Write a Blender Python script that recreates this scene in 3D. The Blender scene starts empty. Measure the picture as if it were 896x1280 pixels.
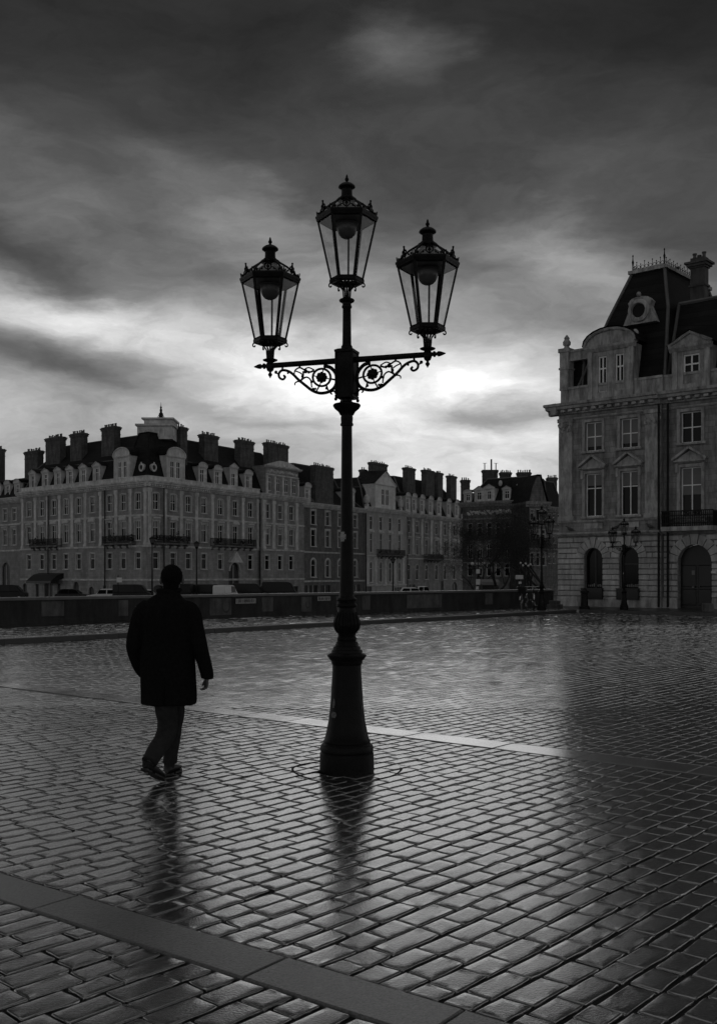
import bpy, bmesh, math, random
import numpy as np
from mathutils import Vector, Matrix
SC = bpy.context.scene
COL = SC.collection
rad = math.radians
PI = math.pi
random.seed(7)

# ------------------------------------------------------------------ camera
EYE = 1.68
F = 1280.0            # focal length in photograph pixels
HOR = 718.0           # horizon line of the photograph
cam_d = bpy.data.cameras.new('camera')
cam = bpy.data.objects.new('camera', cam_d); COL.objects.link(cam)
cam.location = (0, 0, EYE); cam.rotation_euler = (rad(90), 0, 0)
cam_d.sensor_fit = 'VERTICAL'; cam_d.sensor_height = 36.0; cam_d.lens = 36.0 * F / 1280.0
cam_d.shift_y = (HOR - 640.0) / 1280.0
cam_d.clip_start = 0.1; cam_d.clip_end = 3000
SC.camera = cam
SC.view_settings.view_transform = 'Standard'
SC.view_settings.look = 'None'
SC.view_settings.exposure = 0.0
SC.view_settings.gamma = 1.0
SC.view_settings.use_curve_mapping = False
SC.cycles.max_bounces = 6
SC.cycles.transparent_max_bounces = 16
SC.cycles.use_denoising = True

# ------------------------------------------------------------------ world: overcast evening sky
SUN_AZ, SUN_EL = rad(3), rad(13)
W = bpy.data.worlds.new('World'); SC.world = W; W.use_nodes = True
nt = W.node_tree; N = nt.nodes; L = nt.links
for n in list(N): N.remove(n)
def wn(t, **k):
    n = N.new(t)
    for a, b in k.items(): setattr(n, a, b)
    return n
def wm(op, a, b=None, c=None):
    n = wn('ShaderNodeMath', operation=op)
    for i, x in enumerate((a, b, c)):
        if x is None: continue
        if isinstance(x, (int, float)): n.inputs[i].default_value = x
        else: L.new(x, n.inputs[i])
    return n.outputs[0]
tc = wn('ShaderNodeTexCoord')
sep = wn('ShaderNodeSeparateXYZ'); L.new(tc.outputs['Generated'], sep.inputs[0])
az = wm('ARCTAN2', sep.outputs[0], sep.outputs[1])
el = wm('ARCSINE', sep.outputs[2])
comb = wn('ShaderNodeCombineXYZ'); L.new(az, comb.inputs[0]); L.new(el, comb.inputs[1])
# streaky warp
mp = wn('ShaderNodeMapping'); mp.inputs['Scale'].default_value = (3.0, 9.0, 1); mp.inputs['Rotation'].default_value = (0, 0, rad(7))
L.new(comb.outputs[0], mp.inputs[0])
nz = wn('ShaderNodeTexNoise'); nz.inputs['Scale'].default_value = 1.0; nz.inputs['Detail'].default_value = 8; nz.inputs['Roughness'].default_value = .58
L.new(mp.outputs[0], nz.inputs['Vector'])
sub = wn('ShaderNodeVectorMath', operation='SUBTRACT'); L.new(nz.outputs['Color'], sub.inputs[0]); sub.inputs[1].default_value = (.5, .5, .5)
mul = wn('ShaderNodeVectorMath', operation='MULTIPLY'); L.new(sub.outputs[0], mul.inputs[0]); mul.inputs[1].default_value = (.24, .11, 0)
add = wn('ShaderNodeVectorMath', operation='ADD'); L.new(comb.outputs[0], add.inputs[0]); L.new(mul.outputs[0], add.inputs[1])
sep2 = wn('ShaderNodeSeparateXYZ'); L.new(add.outputs[0], sep2.inputs[0])
ramp = wn('ShaderNodeValToRGB')
elr = wm('MULTIPLY', sep2.outputs[1], 1.0 / 1.2)
L.new(elr, ramp.inputs[0])
cr = ramp.color_ramp
stops = [(0.0, .50), (.09, .52), (.16, .47), (.22, .34), (.29, .15), (.37, .075), (.46, .027), (.58, .018), (.72, .05), (.95, .18), (1.25, .24)]
stops = [(e / 1.2, v) for e, v in stops]
cr.elements[0].position = stops[0][0]; cr.elements[0].color = (stops[0][1],) * 3 + (1,)
cr.elements[1].position = 1.0; cr.elements[1].color = (.24, .24, .24, 1)
for p_, v_ in stops[1:-1]:
    e_ = cr.elements.new(p_); e_.color = (v_, v_, v_, 1)
val = ramp.outputs[0]
# cloud masses: (photo x, photo y, half width, half height, tilt, brightness)
BL = [(495, 496, 280, 60, 3, .52), (370, 492, 130, 36, 4, .14), (60, 400, 260, 60, 0, .06), (640, 470, 180, 50, -8, .18), (10, 372, 150, 32, 8, .24), (185, 412, 200, 34, 10, .24), (380, 455, 150, 36, 4, .22),
      (705, 308, 110, 40, 8, .17), (492, 66, 66, 34, 10, .075), (300, 268, 150, 44, 26, .12), (330, 240, 60, 22, 28, .05), (60, 215, 170, 50, 22, .05),
      (640, 590, 210, 70, 0, .25), (760, 360, 120, 60, 10, .08), (420, 350, 200, 60, 25, .07),
      (70, 462, 230, 44, 8, -.30), (90, 330, 200, 30, 22, -.09), (615, 512, 120, 24, 3, -.60), (330, 528, 130, 16, 6, -.20),
      (100, 560, 260, 50, 0, -.12), (880, 420, 170, 160, 0, -.10), (880, 110, 260, 200, 0, -.016), (150, 510, 160, 18, 10, .10)]
for (bx, by, hw, hh, tilt, amp) in BL:
    m = wn('ShaderNodeMapping'); m.vector_type = 'TEXTURE'
    a_ = math.atan((bx - 448) / F); e_ = math.atan((HOR - by) / F * math.cos(a_))
    m.inputs['Location'].default_value = (a_, e_, 0)
    m.inputs['Rotation'].default_value = (0, 0, rad(-tilt))
    m.inputs['Scale'].default_value = (1.5 * hw / F, 1.5 * hh / F, 1)
    L.new(add.outputs[0], m.inputs[0])
    g = wn('ShaderNodeTexGradient'); g.gradient_type = 'SPHERICAL'; L.new(m.outputs[0], g.inputs[0])
    s = wn('ShaderNodeMapRange'); s.interpolation_type = 'SMOOTHSTEP'; L.new(g.outputs['Fac'], s.inputs[0])
    val = wm('MULTIPLY_ADD', s.outputs[0], amp, val)
val = wm('MAXIMUM', val, .016)
# finer streaks, multiplied in
mp2 = wn('ShaderNodeMapping'); mp2.inputs['Scale'].default_value = (5.5, 15.0, 1); mp2.inputs['Rotation'].default_value = (0, 0, rad(6))
L.new(add.outputs[0], mp2.inputs[0])
nz2 = wn('ShaderNodeTexNoise'); nz2.inputs['Detail'].default_value = 10; nz2.inputs['Roughness'].default_value = .62; nz2.inputs['Scale'].default_value = 1
L.new(mp2.outputs[0], nz2.inputs['Vector'])
mr = wn('ShaderNodeMapRange'); mr.inputs[1].default_value = .3; mr.inputs[2].default_value = .7; mr.inputs[3].default_value = .68; mr.inputs[4].default_value = 1.32
L.new(nz2.outputs['Fac'], mr.inputs[0])
val = wm('MULTIPLY', val, mr.outputs[0])
nz3 = wn('ShaderNodeTexNoise'); nz3.inputs['Detail'].default_value = 12; nz3.inputs['Roughness'].default_value = .68; nz3.inputs['Scale'].default_value = 1; nz3.inputs['Distortion'].default_value = .6
mp3 = wn('ShaderNodeMapping'); mp3.inputs['Scale'].default_value = (16.0, 30.0, 1); mp3.inputs['Rotation'].default_value = (0, 0, rad(12)); L.new(add.outputs[0], mp3.inputs[0]); L.new(mp3.outputs[0], nz3.inputs['Vector'])
mr3 = wn('ShaderNodeMapRange'); mr3.inputs[1].default_value = .3; mr3.inputs[2].default_value = .7; mr3.inputs[3].default_value = .86; mr3.inputs[4].default_value = 1.14; L.new(nz3.outputs['Fac'], mr3.inputs[0])
val = wm('MULTIPLY', val, mr3.outputs[0])
# unseen sky behind the viewer is brightened to add light on the facades
back = wn('ShaderNodeMapRange'); back.interpolation_type = 'SMOOTHSTEP'
back.inputs[1].default_value = .30; back.inputs[2].default_value = -.35; back.inputs[3].default_value = 1; back.inputs[4].default_value = 1.22
L.new(sep.outputs[1], back.inputs[0])
val = wm('MULTIPLY', val, back.outputs[0])
val = wm('MINIMUM', val, 1.12)
val = wm('MAXIMUM', val, .006)
sky = wn('ShaderNodeTexSky', sky_type='NISHITA', sun_disc=False, sun_elevation=SUN_EL, sun_rotation=SUN_AZ)
bw = wn('ShaderNodeRGBToBW'); L.new(sky.outputs[0], bw.inputs[0])
tot = wm('MULTIPLY_ADD', val, 9.6, wm('MULTIPLY', wm('MINIMUM', bw.outputs[0], 6.0), .012))
bg = wn('ShaderNodeBackground'); bg.inputs['Strength'].default_value = .1
cc = wn('ShaderNodeCombineColor')
for i in range(3): L.new(tot, cc.inputs[i])
L.new(cc.outputs[0], bg.inputs['Color'])
ow = wn('ShaderNodeOutputWorld'); L.new(bg.outputs[0], ow.inputs[0])

sd = bpy.data.lights.new('sun', 'SUN'); sd.energy = .05; sd.angle = rad(24); sd.color = (1, 1, 1)
so = bpy.data.objects.new('sun', sd); COL.objects.link(so)
sdir = Vector((math.sin(SUN_AZ) * math.cos(SUN_EL), math.cos(SUN_AZ) * math.cos(SUN_EL), math.sin(SUN_EL)))
so.rotation_euler = sdir.to_track_quat('Z', 'Y').to_euler()

# ------------------------------------------------------------------ materials
def mat(name, base, rough=.7, var=.25, scale=3.0, bump=.15, bscale=None, metal=0.0, ior=1.45, stretch=(1, 1, 1), island=0.0, spec=.5):
    m = bpy.data.materials.new(name); m.use_nodes = True
    t = m.node_tree; b = t.nodes['Principled BSDF']
    tcn = t.nodes.new('ShaderNodeTexCoord'); mpn = t.nodes.new('ShaderNodeMapping'); mpn.inputs['Scale'].default_value = stretch
    t.links.new(tcn.outputs['Object'], mpn.inputs[0])
    nn = t.nodes.new('ShaderNodeTexNoise'); nn.inputs['Scale'].default_value = scale; nn.inputs['Detail'].default_value = 6; nn.inputs['Roughness'].default_value = .62
    t.links.new(mpn.outputs[0], nn.inputs['Vector'])
    r = t.nodes.new('ShaderNodeMapRange'); r.inputs[1].default_value = .3; r.inputs[2].default_value = .7
    r.inputs[3].default_value = base * (1 - var); r.inputs[4].default_value = base * (1 + var)
    t.links.new(nn.outputs['Fac'], r.inputs[0])
    out = r.outputs[0]
    if island:
        ge = t.nodes.new('ShaderNodeNewGeometry')
        r2 = t.nodes.new('ShaderNodeMapRange'); r2.inputs[3].default_value = 1 - island; r2.inputs[4].default_value = 1 + island
        t.links.new(ge.outputs['Random Per Island'], r2.inputs[0])
        mm = t.nodes.new('ShaderNodeMath'); mm.operation = 'MULTIPLY'
        t.links.new(out, mm.inputs[0]); t.links.new(r2.outputs[0], mm.inputs[1]); out = mm.outputs[0]
    c = t.nodes.new('ShaderNodeCombineColor')
    for i in range(3): t.links.new(out, c.inputs[i])
    t.links.new(c.outputs[0], b.inputs['Base Color'])
    b.inputs['Roughness'].default_value = rough; b.inputs['Metallic'].default_value = metal; b.inputs['IOR'].default_value = ior
    b.inputs['Specular IOR Level'].default_value = spec
    if bump:
        n2 = t.nodes.new('ShaderNodeTexNoise'); n2.inputs['Scale'].default_value = bscale or scale * 6; n2.inputs['Detail'].default_value = 4
        t.links.new(mpn.outputs[0], n2.inputs['Vector'])
        bp = t.nodes.new('ShaderNodeBump'); bp.inputs['Strength'].default_value = bump; bp.inputs['Distance'].default_value = .02
        t.links.new(n2.outputs['Fac'], bp.inputs['Height']); t.links.new(bp.outputs[0], b.inputs['Normal'])
    m['c'] = 1
    return m
def add_bricks(m, bw_, bh, mortar=.012, dark=.55, vary=.25, bump=.4):
    """ashlar or brick joints on a vertical wall drawn in facade coordinates (x along, z up)"""
    t = m.node_tree; b = t.nodes['Principled BSDF']
    tcn = t.nodes.new('ShaderNodeTexCoord'); sp = t.nodes.new('ShaderNodeSeparateXYZ'); cb = t.nodes.new('ShaderNodeCombineXYZ')
    t.links.new(tcn.outputs['Object'], sp.inputs[0])
    ad = t.nodes.new('ShaderNodeMath'); ad.operation = 'ADD'
    t.links.new(sp.outputs[0], ad.inputs[0]); t.links.new(sp.outputs[1], ad.inputs[1])
    t.links.new(ad.outputs[0], cb.inputs[0]); t.links.new(sp.outputs[2], cb.inputs[1])
    br = t.nodes.new('ShaderNodeTexBrick'); t.links.new(cb.outputs[0], br.inputs['Vector'])
    br.inputs['Scale'].default_value = 1; br.inputs['Brick Width'].default_value = bw_; br.inputs['Row Height'].default_value = bh
    br.inputs['Mortar Size'].default_value = mortar; br.inputs['Mortar Smooth'].default_value = .3
    br.inputs['Color1'].default_value = (1 - vary,) * 3 + (1,); br.inputs['Color2'].default_value = (1, 1, 1, 1); br.inputs['Mortar'].default_value = (dark,) * 3 + (1,)
    old = b.inputs['Base Color'].links[0].from_socket
    mx = t.nodes.new('ShaderNodeMix'); mx.data_type = 'RGBA'; mx.blend_type = 'MULTIPLY'; mx.inputs[0].default_value = 1
    t.links.new(old, mx.inputs[6]); t.links.new(br.outputs['Color'], mx.inputs[7]); t.links.new(mx.outputs[2], b.inputs['Base Color'])
    bp = t.nodes.new('ShaderNodeBump'); bp.inputs['Strength'].default_value = bump; bp.inputs['Distance'].default_value = .02; bp.invert = True
    t.links.new(br.outputs['Fac'], bp.inputs['Height'])
    if b.inputs['Normal'].links:
        t.links.new(b.inputs['Normal'].links[0].from_socket, bp.inputs['Normal'])
    t.links.new(bp.outputs[0], b.inputs['Normal'])
    return m
def add_soot(m, scale=.35, lo=.45):
    """rain streaks and soot patches of weathered masonry"""
    t = m.node_tree; b = t.nodes['Principled BSDF']
    tcn = t.nodes.new('ShaderNodeTexCoord'); mpn = t.nodes.new('ShaderNodeMapping'); mpn.inputs['Scale'].default_value = (1.0, 1.0, .22)
    t.links.new(tcn.outputs['Object'], mpn.inputs[0])
    nn = t.nodes.new('ShaderNodeTexNoise'); nn.inputs['Scale'].default_value = scale * 5; nn.inputs['Detail'].default_value = 8; nn.inputs['Roughness'].default_value = .7
    t.links.new(mpn.outputs[0], nn.inputs['Vector'])
    r = t.nodes.new('ShaderNodeMapRange'); r.inputs[1].default_value = .36; r.inputs[2].default_value = .60; r.inputs[3].default_value = lo; r.inputs[4].default_value = 1
    t.links.new(nn.outputs['Fac'], r.inputs[0])
    c = t.nodes.new('ShaderNodeCombineColor')
    for i in range(3): t.links.new(r.outputs[0], c.inputs[i])
    old = b.inputs['Base Color'].links[0].from_socket
    mx = t.nodes.new('ShaderNodeMix'); mx.data_type = 'RGBA'; mx.blend_type = 'MULTIPLY'; mx.inputs[0].default_value = 1
    t.links.new(old, mx.inputs[6]); t.links.new(c.outputs[0], mx.inputs[7]); t.links.new(mx.outputs[2], b.inputs['Base Color'])
    return m
def glassy(name, tint, gloss=.08, rough=.05):
    m = bpy.data.materials.new(name); m.use_nodes = True; t = m.node_tree
    for n in list(t.nodes): t.nodes.remove(n)
    tr = t.nodes.new('ShaderNodeBsdfTransparent'); gl = t.nodes.new('ShaderNodeBsdfGlossy'); gl.inputs['Roughness'].default_value = rough
    nn = t.nodes.new('ShaderNodeTexNoise'); nn.inputs['Scale'].default_value = 18; nn.inputs['Detail'].default_value = 6
    r = t.nodes.new('ShaderNodeMapRange'); r.inputs[1].default_value = .3; r.inputs[2].default_value = .75; r.inputs[3].default_value = tint * 1.05; r.inputs[4].default_value = tint * .85
    c = t.nodes.new('ShaderNodeCombineColor'); tcn = t.nodes.new('ShaderNodeTexCoord')
    t.links.new(tcn.outputs['Object'], nn.inputs['Vector']); t.links.new(nn.outputs['Fac'], r.inputs[0])
    for i in range(3): t.links.new(r.outputs[0], c.inputs[i])
    t.links.new(c.outputs[0], tr.inputs[0])
    fr = t.nodes.new('ShaderNodeFresnel'); fr.inputs[0].default_value = 1.45
    sc = t.nodes.new('ShaderNodeMath'); sc.operation = 'MULTIPLY'; sc.inputs[1].default_value = gloss / .04; sc.use_clamp = True
    t.links.new(fr.outputs[0], sc.inputs[0])
    mn = t.nodes.new('ShaderNodeMath'); mn.operation = 'MINIMUM'; mn.inputs[1].default_value = .10; t.links.new(sc.outputs[0], mn.inputs[0])
    mx = t.nodes.new('ShaderNodeMixShader'); o = t.nodes.new('ShaderNodeOutputMaterial')
    t.links.new(mn.outputs[0], mx.inputs[0]); t.links.new(tr.outputs[0], mx.inputs[1]); t.links.new(gl.outputs[0], mx.inputs[2]); t.links.new(mx.outputs[0], o.inputs[0])
    return m
M = {}
def wet(m, coat_rough=.07, coat_ior=1.45, nscale=140, nstr=.10, rmax=.26, det=3):
    t = m.node_tree; b = t.nodes['Principled BSDF']
    b.inputs['Coat Weight'].default_value = 1; b.inputs['Coat IOR'].default_value = coat_ior
    tcn = t.nodes.new('ShaderNodeTexCoord'); n1 = t.nodes.new('ShaderNodeTexNoise'); n1.inputs['Scale'].default_value = nscale; n1.inputs['Detail'].default_value = det; n1.inputs['Roughness'].default_value = .6
    t.links.new(tcn.outputs['Object'], n1.inputs['Vector'])
    bp = t.nodes.new('ShaderNodeBump'); bp.inputs['Strength'].default_value = nstr; bp.inputs['Distance'].default_value = .01
    t.links.new(n1.outputs['Fac'], bp.inputs['Height']); t.links.new(bp.outputs[0], b.inputs['Coat Normal'])
    n2 = t.nodes.new('ShaderNodeTexNoise'); n2.inputs['Scale'].default_value = 1.3; n2.inputs['Detail'].default_value = 7; n2.inputs['Roughness'].default_value = .7
    t.links.new(tcn.outputs['Object'], n2.inputs['Vector'])
    r = t.nodes.new('ShaderNodeMapRange'); r.inputs[1].default_value = .4; r.inputs[2].default_value = .7; r.inputs[3].default_value = coat_rough; r.inputs[4].default_value = rmax
    t.links.new(n2.outputs['Fac'], r.inputs[0]); t.links.new(r.outputs[0], b.inputs['Coat Roughness'])
    return m
M['cobble'] = wet(mat('wet_cobble', .016, rough=.40, var=.7, spec=.12, scale=9, bump=.7, bscale=40, ior=1.5, island=.35, stretch=(1, 1.6, 1)), .026, 3.6, 95, .115, .065, 8)
M['cobble_far'] = M['cobble']
M['slab'] = wet(mat('wet_granite_slab', .050, rough=.5, var=.75, scale=75, bump=.6, bscale=120, ior=1.5, island=.25), .09, 1.9, 150, .30, .20, 8)
M['slab'].node_tree.nodes['Principled BSDF'].inputs['Coat Weight'].default_value = .75
M['slab_smooth'] = wet(mat('smooth_wet_slab', .06, rough=.3, var=.3, scale=30, bump=.1, bscale=170, ior=1.5, island=.15), .05, 2.2, 210, .05, .10)
M['grout'] = mat('dark_wet_grout', .018, rough=.75, var=.4, scale=20, bump=.5, bscale=90, spec=.2)
M['kerb'] = mat('kerb_granite', .04, rough=.5, var=.25, scale=4, bump=.3)
M['iron'] = mat('black_cast_iron', .006, rough=.42, var=.5, scale=9, bump=.22, bscale=60, spec=.16)
M['iron_far'] = mat('dark_painted_iron', .008, rough=.5, var=.3, scale=9, bump=0, spec=.2)
M['ceiling'] = mat('lantern_reflector', .16, rough=.5, var=.15, bump=0)
M['globe'] = mat('frosted_globe', .10, rough=.35, var=.1, bump=0)
M['pane'] = glassy('lantern_glass', .90, gloss=.04, rough=.08)
M['sticker'] = mat('torn_sticker', .28, rough=.6, var=.8, scale=60, bump=.2)
M['stone_a'] = add_soot(add_bricks(mat('grey_limestone', .32, rough=.85, var=.22, scale=1.2, bump=.25), .9, .34, .018, .7, .18, .3), .12, .62)
M['stone_b'] = add_soot(add_bricks(mat('pale_limestone', .52, rough=.85, var=.18, scale=1.2, bump=.2), .9, .34, .014, .75, .12, .3), .12, .7)
M['stone_g'] = add_soot(add_bricks(mat('corner_limestone', .33, rough=.85, var=.2, scale=1.6, bump=.3, bscale=14), .62, .27, .012, .6, .30, .6), .8, .45)
M['trim_g'] = add_soot(mat('corner_limestone_trim', .42, rough=.85, var=.3, scale=2.2, bump=.3, bscale=14), .8, .42)
M['block_g'] = add_soot(mat('rusticated_blocks', .46, rough=.8, var=.18, scale=2.5, bump=.35, bscale=18, island=.16), .8, .6)
M['brick'] = add_soot(add_bricks(mat('sooty_brick', .16, rough=.9, var=.2, scale=1.5, bump=.2), .5, .16, .02, 1.5, .3, .4), .4, .5)
M['trim'] = add_soot(mat('stone_trim', .62, rough=.85, var=.25, scale=1.5, bump=.25), .15, .6)
M['trim_pale'] = add_soot(mat('pale_stone_trim', .72, rough=.8, var=.2, scale=1.5, bump=.2), .15, .7)
M['slate'] = add_bricks(mat('wet_slate', .016, rough=.6, spec=.15, var=.35, scale=1.0, bump=.2), .5, .28, .02, .5, .45, .5)
M['lead'] = mat('lead_flashing', .10, rough=.5, var=.3, scale=1.5, bump=.1)
M['frame'] = mat('painted_window_frame', .85, rough=.5, var=.1, bump=0)
M['dark_glass'] = mat('dark_window_glass', .006, rough=.10, var=.3, scale=.4, bump=.02, bscale=1, spec=.12)
M['blind'] = mat('pale_blind', .17, rough=.7, var=.15, scale=1, bump=0)
M['shop'] = mat('dark_shopfront', .012, rough=.4, var=.5, scale=2, bump=0)
M['dark_wood'] = mat('dark_door_paint', .008, rough=.4, var=.2, scale=2, bump=.1)
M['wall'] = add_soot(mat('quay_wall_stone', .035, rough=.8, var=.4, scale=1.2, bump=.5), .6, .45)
M['wall_pale'] = add_soot(mat('quay_wall_pale_block', .10, rough=.75, var=.3, scale=3, bump=.3), .8, .5)
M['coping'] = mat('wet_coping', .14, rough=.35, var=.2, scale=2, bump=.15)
M['paving'] = add_bricks(mat('wet_pavement', .045, rough=.32, var=.3, scale=3, bump=.4, bscale=30), .30, .18, .014, .25, .4, .8)
M['ground'] = mat('far_ground', .06, rough=.7, var=.3, scale=.3, bump=0)
M['coat'] = mat('black_wool', .010, rough=.95, var=.3, scale=40, bump=.3, bscale=220, spec=.05)
M['trouser'] = mat('charcoal_trousers', .03, rough=.9, var=.25, scale=25, bump=.3, bscale=200, spec=.2)
M['leather'] = mat('dark_leather', .012, rough=.45, var=.3, bump=.1)
M['skin'] = mat('skin', .10, rough=.55, var=.12, scale=20, bump=.1)
M['hair'] = mat('short_dark_hair', .007, rough=.9, var=.4, scale=60, bump=.6, bscale=150, stretch=(1, 1, .3), spec=.08)
M['car_dark'] = mat('dark_car_paint', .01, rough=.3, var=.1, bump=0, spec=.2)
M['car_pale'] = mat('pale_car_paint', .6, rough=.3, var=.05, bump=0)
M['rubber'] = mat('rubber', .02, rough=.8, bump=0)
M['chrome'] = mat('dull_chrome', .45, rough=.25, metal=1, bump=0)
M['sign'] = mat('pale_sign_face', .6, rough=.5, var=.12, scale=6, bump=0)
M['ink'] = mat('dark_ink', .04, rough=.7, bump=0)
M['bark'] = mat('dark_bark', .022, rough=.95, var=.4, scale=4, bump=.4)
M['leaf'] = mat('dead_leaves', .03, rough=.9, var=.5, scale=1, bump=0)
M['pigeon'] = mat('pigeon_feathers', .05, rough=.7, bump=0)
M['pot'] = mat('clay_pot', .10, rough=.8, bump=0)
M['tree_dark'] = M['bark']

# ------------------------------------------------------------------ mesh helpers
class MB:
    def __init__(s): s.v = []; s.f = []
    def add(s, vs, fs):
        k = len(s.v); s.v.extend([tuple(v) for v in vs]); s.f.extend([tuple(i + k for i in f) for f in fs]); return s
    def box(s, x0, x1, y0, y1, z0, z1):
        return s.add([(x0, y0, z0), (x1, y0, z0), (x1, y1, z0), (x0, y1, z0), (x0, y0, z1), (x1, y0, z1), (x1, y1, z1), (x0, y1, z1)],
                     [(0, 3, 2, 1), (4, 5, 6, 7), (0, 1, 5, 4), (1, 2, 6, 5), (2, 3, 7, 6), (3, 0, 4, 7)])
    def bevbox(s, x0, x1, y0, y1, z0, z1, b=.01):
        """box whose front (low y) face is chamfered on its four sides"""
        return s.add([(x0, y0 + b, z0), (x1, y0 + b, z0), (x1, y0 + b, z1), (x0, y0 + b, z1), (x0 + b, y0, z0 + b), (x1 - b, y0, z0 + b), (x1 - b, y0, z1 - b), (x0 + b, y0, z1 - b),
                      (x0, y1, z0), (x1, y1, z0), (x1, y1, z1), (x0, y1, z1)],
                     [(4, 5, 6, 7), (0, 1, 5, 4), (1, 2, 6, 5), (2, 3, 7, 6), (3, 0, 4, 7), (0, 8, 9, 1), (1, 9, 10, 2), (2, 10, 11, 3), (3, 11, 8, 0)])
    def prism(s, poly, y0, y1):
        """poly of (x,z), counter-clockwise seen from the front (low y)"""
        n = len(poly)
        s.add([(x, y0, z) for x, z in poly] + [(x, y1, z) for x, z in poly],
              [tuple(range(n)), tuple(range(2 * n - 1, n - 1, -1))] + [(i, i + n, (i + 1) % n + n, (i + 1) % n) for i in range(n)])
        return s
    def extrude_x(s, prof, x0, x1):
        """prof of (y,z) closed, run along x"""
        n = len(prof)
        s.add([(x0, y, z) for y, z in prof] + [(x1, y, z) for y, z in prof],
              [tuple(range(n - 1, -1, -1)), tuple(range(n, 2 * n))] + [(i, (i + 1) % n, (i + 1) % n + n, i + n) for i in range(n)])
        return s
    def loft(s, rings, cap=True):
        n = len(rings[0]); k0 = len(s.v)
        for r in rings: s.v.extend([tuple(p) for p in r])
        for j in range(len(rings) - 1):
            a = k0 + j * n; b = a + n
            for i in range(n):
                i2 = (i + 1) % n
                s.f.append((a + i, a + i2, b + i2, b + i))
        if cap:
            s.f.append(tuple(k0 + i for i in range(n - 1, -1, -1)))
            e = k0 + (len(rings) - 1) * n
            s.f.append(tuple(e + i for i in range(n)))
        return s
    def lathe(s, prof, n=24, c=(0, 0, 0), ph=0.0):
        """prof of (z, r)"""
        rings = [[(c[0] + r * math.cos(ph + 2 * PI * i / n), c[1] + r * math.sin(ph + 2 * PI * i / n), c[2] + z) for i in range(n)] for z, r in prof]
        return s.loft(rings)
    def tube(s, pts, rs, n=8, closed=False):
        P = [Vector(p) for p in pts]
        if isinstance(rs, (int, float)): rs = [rs] * len(P)
        m = len(P); rings = []; up = None
        for i in range(m):
            if closed: t = P[(i + 1) % m] - P[i - 1]
            else: t = P[min(i + 1, m - 1)] - P[max(i - 1, 0)]
            t.normalize()
            if up is None:
                up = Vector((0, 0, 1)) if abs(t.z) < .9 else Vector((1, 0, 0))
            a = t.cross(up)
            if a.length < 1e-4: up = Vector((0, 1, 0)); a = t.cross(up)
            a.normalize(); b = a.cross(t).normalized(); up = b
            rings.append([P[i] + (a * math.cos(2 * PI * j / n) + b * math.sin(2 * PI * j / n)) * rs[i] for j in range(n)])
        if closed:
            k0 = len(s.v)
            for r in rings: s.v.extend([tuple(p) for p in r])
            for j in range(m):
                a = k0 + j * n; b = k0 + ((j + 1) % m) * n
                for i in range(n): s.f.append((a + i, a + (i + 1) % n, b + (i + 1) % n, b + i))
        else: s.loft(rings)
        return s
    def ball(s, c, r, n=10, sc=(1, 1, 1)):
        pr = []
        for j in range(n // 2 + 1):
            a = -PI / 2 + PI * j / (n // 2)
            pr.append((math.sin(a), max(math.cos(a), .02)))
        rings = [[(c[0] + sc[0] * r * q * math.cos(2 * PI * i / n), c[1] + sc[1] * r * q * math.sin(2 * PI * i / n), c[2] + sc[2] * r * z) for i in range(n)] for z, q in pr]
        return s.loft(rings)
    def xf(s, mtx, start=0):
        for i in range(start, len(s.v)):
            p = mtx @ Vector(s.v[i]); s.v[i] = (p.x, p.y, p.z)
        return s
    def mesh(s, name, m, smooth=False, fix=True):
        me = bpy.data.meshes.new(name); me.from_pydata(s.v, [], s.f); me.materials.append(m)
        if fix:
            b = bmesh.new(); b.from_mesh(me); bmesh.ops.recalc_face_normals(b, faces=b.faces); b.to_mesh(me); b.free()
        if smooth:
            me.polygons.foreach_set('use_smooth', [True] * len(me.polygons))
            if smooth != 'all':
                try: me.set_sharp_from_angle(angle=rad(smooth if smooth is not True else 40))
                except Exception: pass
        me.update(); return me
def ob(name, me, parent=None, loc=(0, 0, 0), rz=0.0, rot=None):
    o = bpy.data.objects.new(name, me); COL.objects.link(o)
    o.location = loc; o.rotation_euler = rot if rot else (0, 0, rz)
    if parent is not None: o.parent = parent
    return o
def build(mb, name, m, parent=None, loc=(0, 0, 0), rz=0.0, smooth=False, fix=True):
    return ob(name, mb.mesh(name, m, smooth, fix), parent, loc, rz)
def thing(name, label, cat, loc=(0, 0, 0), rz=0.0, group=None):
    o = ob(name, None, None, loc, rz); o['label'] = label; o['category'] = cat
    if group: o['group'] = group
    return o
def tag(o, label, cat, group=None, kind=None):
    o['label'] = label; o['category'] = cat
    if group: o['group'] = group
    if kind: o['kind'] = kind
    return o
def struct(o): o['kind'] = 'structure'; return o
def copy_tree(o, parent=None):
    c = o.copy(); COL.objects.link(c); c.parent = parent
    for ch in list(o.children): copy_tree(ch, c)
    return c
def relabel(o, label): o['label'] = label; return o
def at(px, py, D):
    return ((px - 448) / F * D, D, EYE - (py - HOR) / F * D)
def hermite(pts, k=6):
    """Catmull-Rom through pts (tuples of any length)"""
    out = []
    n = len(pts)
    for i in range(n - 1):
        p0 = pts[max(i - 1, 0)]; p1 = pts[i]; p2 = pts[i + 1]; p3 = pts[min(i + 2, n - 1)]
        for j in range(k):
            t = j / k
            out.append(tuple(.5 * ((2 * b) + (-a + c) * t + (2 * a - 5 * b + 4 * c - d) * t * t + (-a + 3 * b - 3 * c + d) * t ** 3) for a, b, c, d in zip(p0, p1, p2, p3)))
    out.append(tuple(pts[-1]))
    return out

U = Vector((.659, .752, 0)); U.normalize(); V = Vector((-U.y, U.x, 0))   # stone rows run along U
KERB_Q, KERB_P = 22.6, 40.6
LAMP = Vector((-.100, 8.80, 0))

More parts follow.
